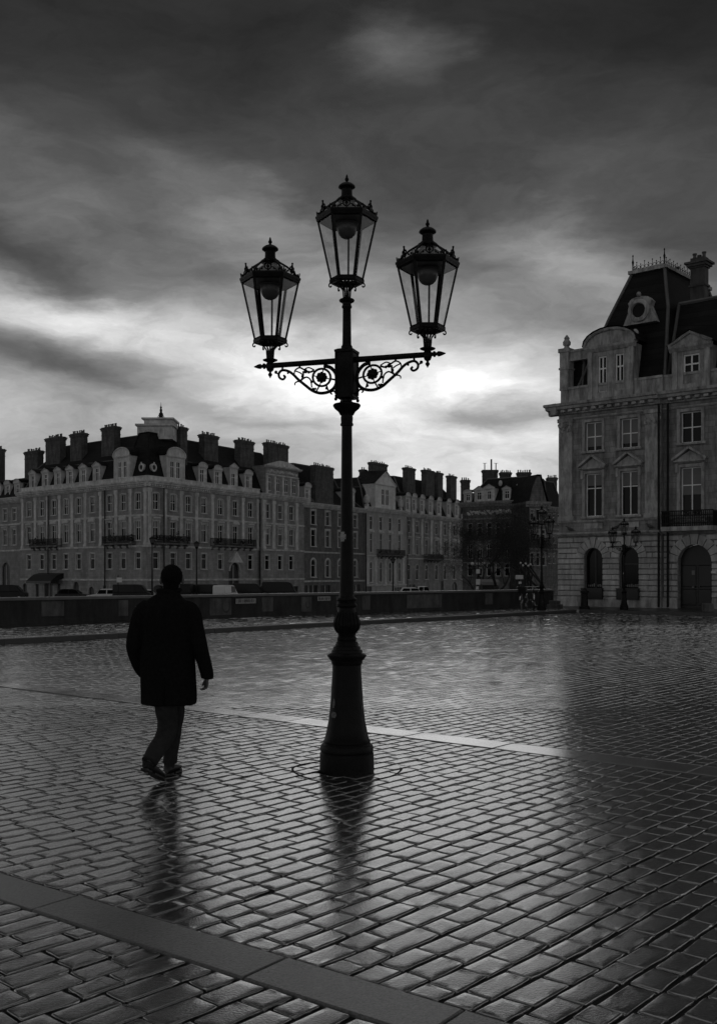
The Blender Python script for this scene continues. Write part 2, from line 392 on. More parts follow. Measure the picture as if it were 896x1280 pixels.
# ------------------------------------------------------------------ ground: one sheet, cobbles, slab bands
def np_mesh(name, verts, quads, m, smooth=True):
    me = bpy.data.meshes.new(name)
    nv, nf = len(verts), len(quads)
    me.vertices.add(nv); me.vertices.foreach_set('co', verts.astype(np.float32).ravel())
    me.loops.add(nf * 4); me.loops.foreach_set('vertex_index', quads.astype(np.int32).ravel())
    me.polygons.add(nf); me.polygons.foreach_set('loop_start', np.arange(0, nf * 4, 4, dtype=np.int32))
    me.polygons.foreach_set('loop_total', np.full(nf, 4, dtype=np.int32))
    me.polygons.foreach_set('use_smooth', np.full(nf, smooth, dtype=bool))
    me.materials.append(m); me.update(calc_edges=True); me.validate()
    return me
rng = np.random.default_rng(11); KH = .12
# base sheet under the stones; far beyond, the ground simply carries on
g = MB(); kc = U * KERB_P + V * KERB_Q
far = 60
A = U * -far + V * KERB_Q; B = U * KERB_P + V * KERB_Q; C_ = U * KERB_P + V * -far; D_ = U * -far + V * -far
g.add([(p.x, p.y, -.014) for p in (D_, C_, B, A)], [(0, 1, 2, 3)])
def add_cobble_sheet(m):
    m = add_bricks(m, .28, .15, .012, .3, .4, .8)
    return m
base_m = M['grout']
struct(build(g, 'square_bed', base_m, fix=False))

stones = []          # corner arrays (p0a,p1a,q0,p0b,p1b,q1) in U,V coords ; a at q0 and b at q1
def band_p(n, c, q): # where a band edge crosses row coordinate q
    nU = n[0] * U.x + n[1] * U.y; nV = n[0] * V.x + n[1] * V.y
    return (c - q * nV) / nU
B1 = ((.6, .8), 3.115, 3.41); B2 = ((.634, .773), 8.46, 8.86)
LP = (LAMP.x * U.x + LAMP.y * U.y, LAMP.x * V.x + LAMP.y * V.y)
PITCH = .150
q = -9.0; row = 0
while q + PITCH < KERB_Q - .01:
    h = PITCH * rng.uniform(.94, 1.06)
    if q + h > KERB_Q - .01: break
    qa, qb = q, q + h
    # row extent in p that could be seen
    segs = []
    p_lo, p_hi = -8.0, KERB_P - .02
    cuts = []
    for n_, c0, c1 in (B1, B2):
        cuts.append((band_p(n_, c0, qa), band_p(n_, c0, qb), band_p(n_, c1, qa), band_p(n_, c1, qb)))
    cuts.sort()
    a0, b0 = p_lo, p_lo
    for (s0a, s0b, s1a, s1b) in cuts:
        segs.append((a0, b0, s0a, s0b)); a0, b0 = s1a, s1b
    segs.append((a0, b0, p_hi, p_hi))
    for (a0, b0, a1, b1) in segs:
        pa, pb = a0, b0
        first = rng.uniform(.08, .26)
        while True:
            ln = rng.normal(.25, .036) if pa != a0 else first
            ln = min(max(ln, .10), .36)
            na = pa + ln; nb = pb + (na - pa) if pa != a0 else na
            nb = na + rng.normal(0, .004)
            end = na > a1 - .09
            if end: na, nb = a1, b1
            mid = (pa + na + pb + nb) / 4; qm = (qa + qb) / 2
            x = mid * U.x + qm * V.x; y = mid * U.y + qm * V.y
            if 1.2 < y < 62 and abs(x) < .36 * y + 2.6 and na - pa > .03:
                if math.hypot(mid - LP[0], qm - LP[1]) > .19:
                    stones.append((pa, na, pb, nb, qa, qb, y))
            pa, pb = na, nb
            if end: break
    q += h
st = np.array(stones)
print('stones', len(st))
def stone_mesh(name, S, m, eg, inner_u, inner_v, gap, zh, jitter, tilt, dome, zoff=0.0, rough_n=.0012, smooth=True):
    n = len(S)
    L_ = (S[:, 1] - S[:, 0]); Hh = (S[:, 5] - S[:, 4])
    def params(k_in):
        return k_in
    # u params per stone
    def tp(length, k):
        e = [np.zeros(n)] + [np.full(n, x) / length for x in eg]
        inn = [np.full(n, (i + 1) / (k + 1)) for i in range(k)]
        last = [1 - x for x in e[::-1]]
        e2 = eg[-1] / length
        inn = [e2 + (1 - 2 * e2) * (i + 1) / (k + 1) for i in range(k)]
        return np.stack(e + inn + last, 1)
    tu = tp(np.maximum(L_ - 2 * gap, .05), inner_u); tv = tp(np.maximum(Hh - 2 * gap, .05), inner_v)
    nu, nv = tu.shape[1], tv.shape[1]
    zp = [-.034] + list(zh)
    def zidx(i, k): return min(i, k - 1 - i)
    gp = gap + rng.uniform(-.002, .003, (n, 4))
    cor = rng.normal(0, jitter, (n, 4, 2))
    gp[:, :2] -= .003; gp[:, 2:] += .002
    c00 = np.stack([S[:, 0] + gp[:, 0], S[:, 4] + gp[:, 2]], 1) + cor[:, 0]
    c10 = np.stack([S[:, 1] - gp[:, 1], S[:, 4] + gp[:, 2]], 1) + cor[:, 1]
    c01 = np.stack([S[:, 2] + gp[:, 0], S[:, 5] - gp[:, 3]], 1) + cor[:, 2]
    c11 = np.stack([S[:, 3] - gp[:, 1], S[:, 5] - gp[:, 3]], 1) + cor[:, 3]
    a = tu[:, :, None]; b = tv[:, None, :]
    P = np.zeros((n, nu, nv, 3))
    # rounded corners: pull the corner nodes in
    for k in range(2):
        P[..., k] = (c00[:, k][:, None, None] * (1 - a) * (1 - b) + c10[:, k][:, None, None] * a * (1 - b) + c01[:, k][:, None, None] * (1 - a) * b + c11[:, k][:, None, None] * a * b)
    if smooth:      # worn, rounded corners and slightly ragged edges
        di = np.minimum(np.arange(nu), np.arange(nu)[::-1]); dj = np.minimum(np.arange(nv), np.arange(nv)[::-1])
        cf = np.clip(1 - di / 4, 0, 1)[:, None] * np.clip(1 - dj / 4, 0, 1)[None]
        sx = np.where(np.arange(nu) < nu / 2, 1, -1)[:, None]; sy = np.where(np.arange(nv) < nv / 2, 1, -1)[None]
        cr_ = rng.uniform(.001, .007, n)[:, None, None]
        P[..., 0] += cr_ * cf * sx; P[..., 1] += cr_ * cf * sy
        ed = (np.minimum(di[:, None], dj[None]) < 3)
        wob = rng.normal(0, .0011, (n, nu, nv)); P[..., 0] += wob * ed; P[..., 1] += rng.normal(0, .0011, (n, nu, nv)) * ed
    hz = rng.normal(0, .0012, n)[:, None, None]; tl = tilt if smooth else tilt + .00035 * np.clip(S[:, 6] - 13, 0, 30)
    ta = (rng.normal(0, 1, n) * tl)[:, None, None]; tb = (rng.normal(0, 1, n) * tl)[:, None, None]
    dm = rng.uniform(.4, 1.2, n)[:, None, None] * dome
    zz = np.zeros((n, nu, nv))
    for i in range(nu):
        for j in range(nv):
            k = min(zidx(i, nu), zidx(j, nv)); k = min(k, len(zp) - 1)
            zz[:, i, j] = zp[k]
            if i in (1, nu - 2) and j in (1, nv - 2): zz[:, i, j] -= .005
    top = (1 - (2 * a - 1) ** 2) * (1 - (2 * b - 1) ** 2)
    body = np.array([[min(zidx(i, nu), zidx(j, nv)) > 0 for j in range(nv)] for i in range(nu)])[None]
    zz = zz + body * (dm * top + hz + ta * (2 * a - 1) * L_[:, None, None] / 2 + tb * (2 * b - 1) * Hh[:, None, None] / 2 + rng.normal(0, rough_n, zz.shape)) + zoff
    P[..., 1] += .012 * np.sin(P[..., 0] * .7 + P[..., 1] * .4) * (P[..., 1] < KERB_Q - .1) + .004 * np.sin(P[..., 0] * 3.1 + P[..., 1] * 2.0) * (P[..., 1] < KERB_Q - .1)
    X = P[..., 0] * U.x + P[..., 1] * V.x; Y = P[..., 0] * U.y + P[..., 1] * V.y
    # gentle unevenness of the whole square
    zz = zz + body * (.002 * np.sin(X * 1.7 + Y * .9) + .002 * np.sin(Y * 2.3 - X * .6) * .7)
    verts = np.stack([X, Y, zz], -1).reshape(-1, 3)
    idx = np.arange(nu * nv).reshape(nu, nv)
    qd = np.stack([idx[:-1, :-1], idx[1:, :-1], idx[1:, 1:], idx[:-1, 1:]], -1).reshape(-1, 4)
    quads = (qd[None] + (np.arange(n) * nu * nv)[:, None, None]).reshape(-1, 4)
    return np_mesh(name, verts, quads, m, smooth)
ps = []; qq = KERB_Q + .30
while qq < 27.4:
    h = .15 * rng.uniform(.94, 1.06); p_ = -9.0 + rng.uniform(0, .2)
    while p_ < KERB_P + .1:
        ln = min(max(rng.normal(.25, .03), .12), .34); x = (p_ + ln / 2) * U.x + (qq + h / 2) * V.x; y = (p_ + ln / 2) * U.y + (qq + h / 2) * V.y
        if abs(x) < .36 * y + 2.6: ps.append((p_, p_ + ln, p_, p_ + ln, qq, qq + h, y))
        p_ += ln
    qq += h
ps = np.array(ps)
near = st[st[:, 6] < 13]; farr = st[st[:, 6] >= 13]
o = ob('cobbles', stone_mesh('cobbles', near, M['cobble'], (.0015, .0040, .0080, .0105), 4, 3, .0075, (-.007, -.0018, -.0002, 0), .0032, .004, .0004, 0, .00034)); struct(o)
o = ob('cobbles', stone_mesh('cobbles_far', farr, M['cobble'], (.006,), 0, 0, .0085, (0,), .0035, .006, 0, 0, 0, False)); struct(o)
o = ob('pavement_setts', stone_mesh('pavement_setts', ps, M['cobble'], (.006,), 0, 0, .0075, (0,), .0035, .012, 0, KH + .012, 0, False)); struct(o)
# slab bands
def band(nn_, c0, c1, name, lens, mt='slab'):
    t = Vector((nn_[1], -nn_[0], 0)).normalized(); n_ = Vector((nn_[0], nn_[1], 0)).normalized()
    S = []; s = -16.0
    while s < 16:
        l = rng.uniform(*lens); S.append((s, s + l)); s += l
    vs = []; qs = []; k = 0
    for (a, b) in S:
        e = .003; f = .010
        us = [a + .002, a + .002 + e, a + f, a + f + .003] + [a + f + (b - a - 2 * f) * i / 6 for i in range(1, 6)] + [b - f - .003, b - f, b - .002 - e, b - .002]
        ws = [c0 + .004, c0 + .007, c0 + .013, c0 + .016] + [c0 + .013 + (c1 - c0 - .026) * i / 4 for i in range(1, 4)] + [c1 - .016, c1 - .013, c1 - .007, c1 - .004]
        ht = rng.normal(.002, .0012)
        for i, uu in enumerate(us):
            for j, w in enumerate(ws):
                e_ = min(i, len(us) - 1 - i, j, len(ws) - 1 - j)
                z = [-.03, -.004, .001][e_] if e_ < 3 else .001
                if e_ > 0: z += ht + rng.normal(0, .0001)
                p = t * uu + n_ * w; vs.append((p.x, p.y, z))
        nu, nv = len(us), len(ws); idx = np.arange(nu * nv).reshape(nu, nv) + k
        qs.append(np.stack([idx[:-1, :-1], idx[:-1, 1:], idx[1:, 1:], idx[1:, :-1]], -1).reshape(-1, 4)); k += nu * nv
    struct(ob(name, np_mesh(name, np.array(vs), np.concatenate(qs)[:, ::-1], M[mt])))
band(B1[0], B1[1], B1[2], 'slab_band', (.5, 1.5))
band(B2[0], B2[1], B2[2], 'slab_band', (.7, 1.5), 'slab_smooth')
# shallow dark ring let into the stones round the lamp foot
mb = MB(); rg = []
for r_, z_ in ((.455, -.02), (.455, .002), (.458, .0045), (.474, .0045), (.477, .002), (.477, -.02)):
    rg.append([(LAMP.x + r_ * (1 + .02 * math.sin(5 * a_)) * math.cos(a_), LAMP.y + r_ * (1 + .02 * math.sin(5 * a_)) * math.sin(a_), z_) for a_ in [2 * PI * i / 64 for i in range(64)]])
mb.loft(rg, cap=False)
o = struct(build(mb, 'ground_ring', M['grout'], smooth=30))
# small iron cover beside the lamp foot
# kerb stones and raised pavement
mb = MB(); KH = .12
def kerb_run(mb, P0, P1, inward, l=1.1, w=.28):
    d = (P1 - P0); n = int(d.length / l); d.normalize()
    for i in range(n):
        a = P0 + d * (i * l + .004); b = P0 + d * ((i + 1) * l - .004); z = KH + random.uniform(-.004, .004)
        rings = []
        for zz, ins in ((-.05, 0), (z - .02, 0), (z - .004, .006), (z, .022)):
            rings.append([(p.x, p.y, zz) for p in (a + inward * ins + d * ins * .2, b + inward * ins - d * ins * .2, b + inward * w, a + inward * w)])
        mb.loft(rings)
kerb_run(mb, U * -30 + V * KERB_Q, U * KERB_P + V * KERB_Q, V)
kerb_run(mb, U * KERB_P + V * KERB_Q, U * KERB_P + V * -12, U)
struct(build(mb, 'kerb', M['kerb'], smooth=30))
mb = MB()
pv = [U * -30 + V * (KERB_Q + .25), U * (KERB_P + .25) + V * (KERB_Q + .25), U * (KERB_P + .25) + V * -12, U * (KERB_P + 30) + V * -12, U * (KERB_P + 30) + V * 30, U * 20 + V * 31, U * -30 + V * 31]
zt = KH - .006
mb.add([(p.x, p.y, zt) for p in pv], [(0, 1, 5, 6), (1, 2, 3, 4), (1, 4, 5)])
struct(build(mb, 'pavement', M['paving'], fix=False))
# lower ground beyond the wall, falling gently away, out to the horizon
mb = MB()
mb.add([(-1500, 30, -2.2), (1500, 30, -2.2), (1500, 120, -1.6), (-1500, 120, -1.6), (-1500, 240, -2.3), (1500, 240, -2.3), (1500, 1800, -2.6), (-1500, 1800, -2.6)],
       [(0, 1, 2, 3), (3, 2, 5, 4), (4, 5, 6, 7)])
struct(build(mb, 'ground', M['ground'], fix=False))
mb = MB(); mb.add([(-1500, -1500, -.06), (1500, -1500, -.06), (1500, 31, -.06), (-1500, 31, -.06)], [(0, 1, 2, 3)])
# the part of the near ground left of / right of the square
struct(build(mb, 'ground', M['grout'], fix=False))

# ------------------------------------------------------------------ quay wall
WD = Vector((.742, .671, 0)); WD.normalize(); WN = Vector((WD.y, -WD.x, 0))   # WN faces the square
W0 = Vector((-10.9, 31.2, 0)) - WD * 14; WL = 14 + 27.4
wr = thing('quay_wall', 'long low dark stone wall with wet coping, running across behind the square', 'wall', (W0.x, W0.y, 0))
wrz = math.atan2(WD.y, WD.x)
def wall_s(px):
    k = (px - 448) / F; return (k * W0.y - W0.x) / (WD.x - k * WD.y)
ZW = .97
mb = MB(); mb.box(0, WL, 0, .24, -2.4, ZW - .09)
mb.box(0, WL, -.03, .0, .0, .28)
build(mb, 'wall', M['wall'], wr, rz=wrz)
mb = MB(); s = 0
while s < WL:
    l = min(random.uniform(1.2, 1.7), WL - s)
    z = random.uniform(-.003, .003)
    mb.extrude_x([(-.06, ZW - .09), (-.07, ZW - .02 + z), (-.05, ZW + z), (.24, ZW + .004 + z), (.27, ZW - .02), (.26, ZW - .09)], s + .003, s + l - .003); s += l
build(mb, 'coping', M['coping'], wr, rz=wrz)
for a, b, zb in ((52, 80, .36), (148, 160, .3), (262, 289, .22), (327, 341, .3), (376, 389, .25), (452, 462, .25), (508, 551, .25), (541, 551, .3), (606, 615, .32), (420, 424, .25)):
    sa, sb = wall_s(a), wall_s(b)
    mb = MB(); mb.bevbox(sa, sb, -.035 - (.012 if b == 551 and a == 541 else 0), .02, zb, ZW - .14, .01)
    build(mb, 'pier_block', M['wall_pale'], wr, rz=wrz)
def plate(px0, px1, z0, z1, n, seed):
    r = random.Random(seed); sa, sb = wall_s(px0), wall_s(px1)
    mb = MB(); mb.box(sa, sb, -.055, -.034, z0, z1)
    p = build(mb, 'name_plate', M['wall_pale'] if False else M['plate'], wr, rz=wrz)
    mb = MB(); w = (sb - sa - .08) / n
    for i in range(n):
        x = sa + .04 + i * w
        t = r.choice('IILHTUE')
        z0_, z1_ = z0 + .04, z1 - .03
        b = w * .22
        mb.box(x, x + b, -.062, -.0562, z0_, z1_)
        if t in 'HUT': mb.box(x + w * .55, x + w * .55 + b, -.062, -.0562, z0_, z1_)
        if t in 'LU': mb.box(x + b, x + w * .55, -.062, -.0562, z0_, z0_ + b)
        if t in 'TE': mb.box(x + b, x + w * .55, -.062, -.0562, z1_ - b, z1_)
        if t in 'HE': mb.box(x + b, x + w * .55, -.062, -.0562, (z0_ + z1_) / 2, (z0_ + z1_) / 2 + b)
    q_ = build(mb, 'lettering', M['ink'], p)
M['plate'] = mat('weathered_name_plate', .30, rough=.6, var=.35, scale=9, bump=.1)
plate(294, 319, .62, .80, 13, 3)
plate(396, 412, .66, .82, 8, 5)
# painted curl on the pale blocks
for cx_, r_ in ((282, .26), (384, .17)):
    s_ = wall_s(cx_); pts = [(s_ + r_ * .7 * math.cos(a), -.040, .55 + r_ * math.sin(a)) for a in [rad(150) + rad(250) * i / 16 for i in range(17)]]
    mb = MB()
    for i in range(16):
        (x0, y0, z0), (x1, y1, z1) = pts[i], pts[i + 1]
        k = .72
        mb.add([(x0, y0, z0), (x1, y1, z1), (s_ + (x1 - s_) * k, y1, .55 + (z1 - .55) * k), (s_ + (x0 - s_) * k, y0, .55 + (z0 - .55) * k)], [(0, 1, 2, 3)])
    build(mb, 'painted_mark', M['ink'], wr, rz=wrz, fix=False)

# ------------------------------------------------------------------ the three-lantern lamp
Z0px = 962.0
def zpx(y): return EYE - (y - HOR) / 145.5
lamp = thing('street_lamp', 'tall black cast iron lamp post with three lanterns, nearest, on a flared base', 'street lamp', LAMP)
def prof(tab): return [(zpx(y), hw / 145.5) for y, hw in tab]
k5 = 1.0
base_t = [(962, 33.6), (961, 34), (941, 33.6), (939, 32), (938, 33), (935, 33.4), (931, 32.4), (929.5, 30), (928, 29.2), (926, 29.6), (924, 28), (915, 25.7), (900, 22.8), (880, 20.6), (860, 19.3), (843, 18.2), (831, 18),
          (829, 19.2), (826, 19.5), (825, 20.8), (820, 24.4), (818.5, 24.6), (817, 22.5), (815.5, 19.4), (812, 19), (811.5, 17.2), (808, 16.8), (807, 14.8), (803, 13.6), (801, 11.6), (799.5, 12.2), (797, 12.2), (795, 10.6)]
bt = prof(base_t); bt[0] = (-.02, bt[0][1]); bt[1] = (.004, bt[1][1])
mb = MB().lathe(bt, 48); build(mb, 'base', M['iron'], lamp, smooth=28)
# raised ribs on the stepped cone and drum
mb = MB().lathe(prof([(796, 10.4), (793, 11), (790, 12.0), (786, 14.4), (781, 15.5), (776, 14.9), (770, 12.8), (764, 11.4), (759.5, 10.6), (758.8, 12.6), (757, 13.3), (755.2, 12.4), (754.4, 10.8), (752.2, 11), (751.6, 12.4), (749.6, 12.8), (748, 11.8), (747, 9.8), (742, 9.1)]), 40)
for i in range(16):     # acanthus ribs on the vase
    a = 2 * PI * i / 16
    mb.tube([(r * math.cos(a), r * math.sin(a), z) for z, r in prof([(791, 12), (786, 14.6), (781, 15.7), (776, 15.2), (770, 13.2), (765, 12)])], [.004, .009, .012, .011, .008, .004], 6)
build(mb, 'vase', M['iron'], lamp, smooth=40)
mb = MB().lathe(prof([(743, 9.1), (660, 7.8), (600, 7.1), (533, 6.5), (532, 8), (530, 8.2), (528.5, 7.2), (522, 7.7), (519, 7), (516, 8), (511.5, 12), (508, 16.8), (506.5, 17.4), (505, 16), (503.5, 10), (502, 6.6), (495, 6.4)]), 32)
for i in range(12):
    a = 2 * PI * i / 12
    mb.tube([(r * math.cos(a), r * math.sin(a), z) for z, r in prof([(519, 7.4), (514, 9.6), (510, 14), (507.5, 16.6)])], [.006, .010, .012, .006], 6)
build(mb, 'shaft', M['iron'], lamp, smooth=40)
# square hub
ROT = -rad(18.7)       # arm: right end comes towards the viewer
zb0, zb1 = zpx(498), zpx(438); hb = 11.3 / 145.5 / math.cos(rad(18.7)) * .90
mb = MB()
def sq(z, r): return [(r * a, r * b, z) for a, b in ((-1, -1), (1, -1), (1, 1), (-1, 1))]
mb.loft([sq(zb0 - .01, .05), sq(zb0, hb + .006), sq(zb0 + .02, hb + .008), sq(zb0 + .03, hb), sq(zb1 - .03, hb), sq(zb1 - .022, hb + .010), sq(zb1 - .004, hb + .012), sq(zb1 + .008, hb - .01), sq(zb1 + .012, .05)])
for a, b in ((-1, -1), (1, -1), (1, 1), (-1, 1)):
    mb.tube([(a * hb, b * hb, zb0 + .03), (a * hb, b * hb, zb1 - .02)], .010, 8)
    mb.ball((a * hb, b * hb, zb0 - .012), .016, 8)
build(mb, 'hub', M['iron'], lamp, rz=ROT, smooth=40)
mb = MB().lathe(prof([(438, 6.2), (436, 7), (433.5, 7.2), (431.5, 6), (430.5, 5.6), (386, 5.1), (384.5, 6.3), (382.5, 6.3), (381.5, 5.4), (379, 5.6), (377, 9.2), (375.3, 9.8), (374, 8.6), (373, 4.6), (371, 3)]), 28)
build(mb, 'upper_shaft', M['iron'], lamp, smooth=40)

ZA = 3.52; ARM = .715
def bp_(cx, cy):       # picture of the left bracket -> arm coordinate and height
    a = (822 - cx) / 874.0; arm = 133 + (745 - cx) * 34 / 515.0
    return (a, 0, ZA - (cy - arm) / 6.4 / 144.5)
def arm_part(sign):
    mb = MB()
    mb.tube([(sign * x, 0, ZA) for x in (.05, .30, .66, .72)], [.026, .024, .0235, .0235], 14)
    k = len(mb.v)
    mb.lathe([(.70, .024), (.725, .036), (.74, .030), (.748, .018), (.762, .017), (.768, .026), (.778, .026), (.786, .015), (.797, .014), (.806, .023), (.818, .022), (.83, .019), (.85, .012), (.87, .004)], 14)
    mb.xf(Matrix.Translation((0, 0, ZA)) @ Matrix.Rotation(sign * PI / 2, 4, 'Y'), k)
    mb.lathe([(ZA - .11, .003), (ZA - .098, .008), (ZA - .085, .018), (ZA - .073, .019), (ZA - .064, .010), (ZA - .055, .011), (ZA - .045, .026), (ZA - .02, .036), (ZA + .015, .034), (ZA + .03, .028), (ZA + .037, .045), (ZA + .045, .064), (ZA + .052, .066), (ZA + .058, .05), (ZA + .064, .02)], 18, (sign * ARM, 0, 0))
    o = build(mb, 'arm', M['iron'], lamp, rz=ROT, smooth=45)
    mb = MB(); S = lambda pts: [(sign * a, y, z) for a, y, z in pts]
    def st_(pts, r0, r1=None, n=7, k=6):
        pp = hermite([bp_(*p) for p in pts], k); m_ = len(pp); r1 = r0 if r1 is None else r1
        mb.tube(S(pp), [r0 + (r1 - r0) * i / (m_ - 1) for i in range(m_)], n)
    st_([(640, 172), (690, 185), (730, 228), (742, 285), (725, 340), (680, 377), (610, 390), (545, 370), (490, 330), (430, 282), (385, 238), (345, 213), (298, 206), (270, 232), (274, 266), (303, 280), (322, 262), (308, 248)], .0165, .0095)
    ringp = [bp_(620 + 72 * math.cos(2 * PI * i / 20), 264 + 70 * math.sin(2 * PI * i / 20)) for i in range(20)]
    mb.tube(S(ringp), .0105, 7, closed=True)
    st_([(645, 150), (643, 190)], .010); st_([(300, 182), (298, 205)], .009); st_([(440, 172), (444, 190)], .009)
    st_([(558, 208), (520, 222), (478, 202), (440, 186), (405, 206), (396, 240)], .009, .006)
    st_([(470, 215), (470, 250), (452, 290)], .009, .007); st_([(455, 285), (495, 262), (530, 285), (540, 345)], .008, .0065)
    st_([(555, 300), (530, 300)], .008); st_([(600, 335), (580, 372)], .007); st_([(660, 330), (672, 365)], .007); st_([(690, 275), (740, 285)], .008)
    st_([(405, 212), (440, 225), (462, 240)], .006); st_([(480, 200), (515, 185), (560, 205)], .006)
    st_([(455, 300), (425, 298), (404, 310), (402, 328)], .008, .005)
    st_([(272, 240), (255, 232), (242, 222)], .007)
    st_([(760, 400), (742, 398), (722, 375), (700, 378), (694, 392), (706, 398)], .010, .006)
    for c, r in (((245, 222), .016), ((490, 215), .020), ((538, 300), .014), ((552, 362), .018), ((660, 350), .014), ((465, 255), .015), ((515, 222), .014), ((345, 228), .011), ((318, 258), .012), ((760, 408), .018), ((570, 355), .011)):
        p = bp_(*c); mb.ball((sign * p[0], 0, p[2]), r, 8, (1, .7, 1))
    for i in range(8):   # rosette
        a = 2 * PI * i / 8; p = bp_(620 + 30 * math.cos(a), 264 + 29 * math.sin(a)); mb.ball((sign * p[0], 0, p[2]), .020, 8, (1, .6, 1))
    p = bp_(620, 264); mb.ball((sign * p[0], 0, p[2]), .032, 12, (1, .8, 1))
    for i in range(4):
        a = 2 * PI * i / 4 + .2; mb.tube(S([bp_(620, 264), bp_(620 + 72 * math.cos(a), 264 + 70 * math.sin(a))]), .005, 6)
    build(mb, 'scroll_bracket', M['iron'], o, smooth=60)
arm_part(-1); arm_part(1)

def hexr(z, r, n=6): return [(r * math.cos(2 * PI * i / n), r * math.sin(2 * PI * i / n), z) for i in range(n)]
RT, RB, ZT, ZB = .252, .138, .685, .185
def lantern(loc):
    mb = MB()
    # curved feet
    for i in range(3):
        a = rad(90) + 2 * PI * i / 3 if False else 2 * PI * i / 6 * 2 + rad(0)
        pass
    for a in (rad(0), rad(60), rad(120), rad(180), rad(240), rad(300)):
        if round(math.degrees(a)) in (60, 180, 300) or True:
            pts = hermite([(.026, .0), (.030, .05), (.034, .085), (.058, .115), (.080, .140), (.105, .152)], 4)
            mb.tube([(r * math.cos(a), r * math.sin(a), z) for r, z in pts], .0075, 6)
            c = hermite([(.130, .150), (.150, .138), (.152, .118), (.138, .112), (.132, .124)], 3)
            mb.tube([(r * math.cos(a), r * math.sin(a), z) for r, z in c], .0062, 6)
    mb.tube([(0, 0, .0), (0, 0, .16)], .008, 8)
    # lower ring
    o1, o2, i1 = RB + .012, RB + .006, RB - .030
    mb.loft([hexr(.140, o2), hexr(.150, o1), hexr(.172, o1), hexr(.186, RB + .004), hexr(.190, RB - .012), hexr(.172, i1), hexr(.150, i1), hexr(.140, RB - .02), hexr(.140, o2)], cap=False)
    for i in range(3): mb.tube([hexr(.160, RB)[i], hexr(.160, RB)[i + 3]], .005, 6)
    # glazing bars
    for i in range(6):
        a = 2 * PI * i / 6
        p0 = Vector((RB * math.cos(a), RB * math.sin(a), ZB - .01)); p1 = Vector((RT * math.cos(a), RT * math.sin(a), ZT))
        tdir = Vector((-math.sin(a), math.cos(a), 0)); rdir = Vector((math.cos(a), math.sin(a), 0))
        mb.loft([[p + tdir * .0145 - rdir * .010, p + tdir * .007 + rdir * .006, p - tdir * .007 + rdir * .006, p - tdir * .0145 - rdir * .010] for p in (p0, p1)])
    # brim
    mb.loft([hexr(ZT - .022, RT - .010), hexr(ZT - .012, RT + .008), hexr(ZT + .006, RT + .012), hexr(ZT + .016, RT + .018), hexr(ZT + .030, RT + .018), hexr(ZT + .036, RT + .006), hexr(ZT + .036, RT - .02), hexr(ZT - .022, RT - .022), hexr(ZT - .022, RT - .010)], cap=False)
    # roof ribs and chimney
    rp = [(ZT + .034, RT - .008), (ZT + .085, .205), (ZT + .130, .150), (ZT + .172, .080)]
    for i in range(6):
        a = 2 * PI * i / 6; mb.tube([(r * math.cos(a), r * math.sin(a), z) for z, r in rp], .009, 6)
    mb.lathe([(.845, .070), (.853, .084), (.862, .086), (.870, .078), (.876, .062), (.886, .058), (.892, .048), (.930, .046), (.948, .047), (.955, .056), (.966, .072), (.974, .073), (.984, .066), (.998, .048), (1.008, .026), (1.014, .011), (1.022, .010), (1.030, .017), (1.040, .0175), (1.052, .010), (1.064, .009), (1.072, .006), (1.080, .002)], 20)
    fr = build(mb, 'lantern', M['iron'], lamp, loc, smooth=40)
    # cresting over each face
    for i in range(6):
        a = 2 * PI * (i + .5) / 6; rr = (RT + .008) * math.cos(PI / 6)
        mb = MB(); q_ = [(-.075, 0), (-.070, .012), (-.052, .010), (-.046, .030), (-.030, .026), (-.028, .055), (-.012, .060), (0, .085), (.012, .060), (.028, .055), (.030, .026), (.046, .030), (.052, .010), (.070, .012), (.075, 0)]
        mb.tube([(x, 0, z) for x, z in q_], .0055, 6)
        mb.tube([(.028 * math.cos(t), 0, .034 + .026 * math.sin(t)) for t in [2 * PI * j / 10 for j in range(10)]], .0055, 6, closed=True)
        mb.tube([(0, 0, .0), (0, 0, .07)], .006, 6); mb.ball((0, 0, .088), .010, 8); mb.ball((0, 0, .035), .015, 8, (1, .5, 1))
        for sx in (-1, 1): mb.ball((sx * .052, 0, .018), .010, 6, (1, .6, 1)); mb.tube([(sx * .118, 0, -.01), (sx * .122, 0, .035)], .005, 6); mb.ball((sx * .096, 0, .012), .013, 6, (1, .6, 1))
        mb.xf(Matrix.Translation((rr * math.cos(a), rr * math.sin(a), ZT + .036)) @ Matrix.Rotation(a - PI / 2, 4, 'Z') @ Matrix.Rotation(rad(-6), 4, 'X'))
        build(mb, 'cresting', M['iron'], fr, smooth=60)
        # pane and roof glass
        j = (i + 1) % 6; b0, b1 = hexr(ZB + .002, RB - .004), hexr(ZT - .015, RT - .006)
        mb = MB(); mb.add([b0[i], b0[j], b1[j], b1[i]], [(0, 1, 2, 3)]); build(mb, 'pane', M['pane'], fr, fix=False)
        mb = MB(); rs = [hexr(z, r - .003) for z, r in rp]
        for k in range(3): mb.add([rs[k][i], rs[k][j], rs[k + 1][j], rs[k + 1][i]], [(0, 1, 2, 3)])
        build(mb, 'roof_pane', M['pane'], fr, fix=False)
    mb = MB(); mb.loft([hexr(ZT - .018, RT - .026), hexr(ZT - .012, RT - .026), hexr(ZT + .05, .19), hexr(ZT + .12, .11), hexr(ZT + .15, .06)])
    build(mb, 'reflector', M['ceiling'], fr)
    mb = MB().lathe([(-.088, .004), (-.085, .026), (-.073, .050), (-.052, .069), (-.020, .083), (.010, .086), (.035, .082), (.055, .070), (.062, .062)], 24, (0, 0, ZT - .072))
    mb.lathe([(.035, .088), (.045, .100), (.05, .095), (.055, .05)], 24, (0, 0, ZT - .072))
    build(mb, 'globe', M['globe'], fr, smooth=50)
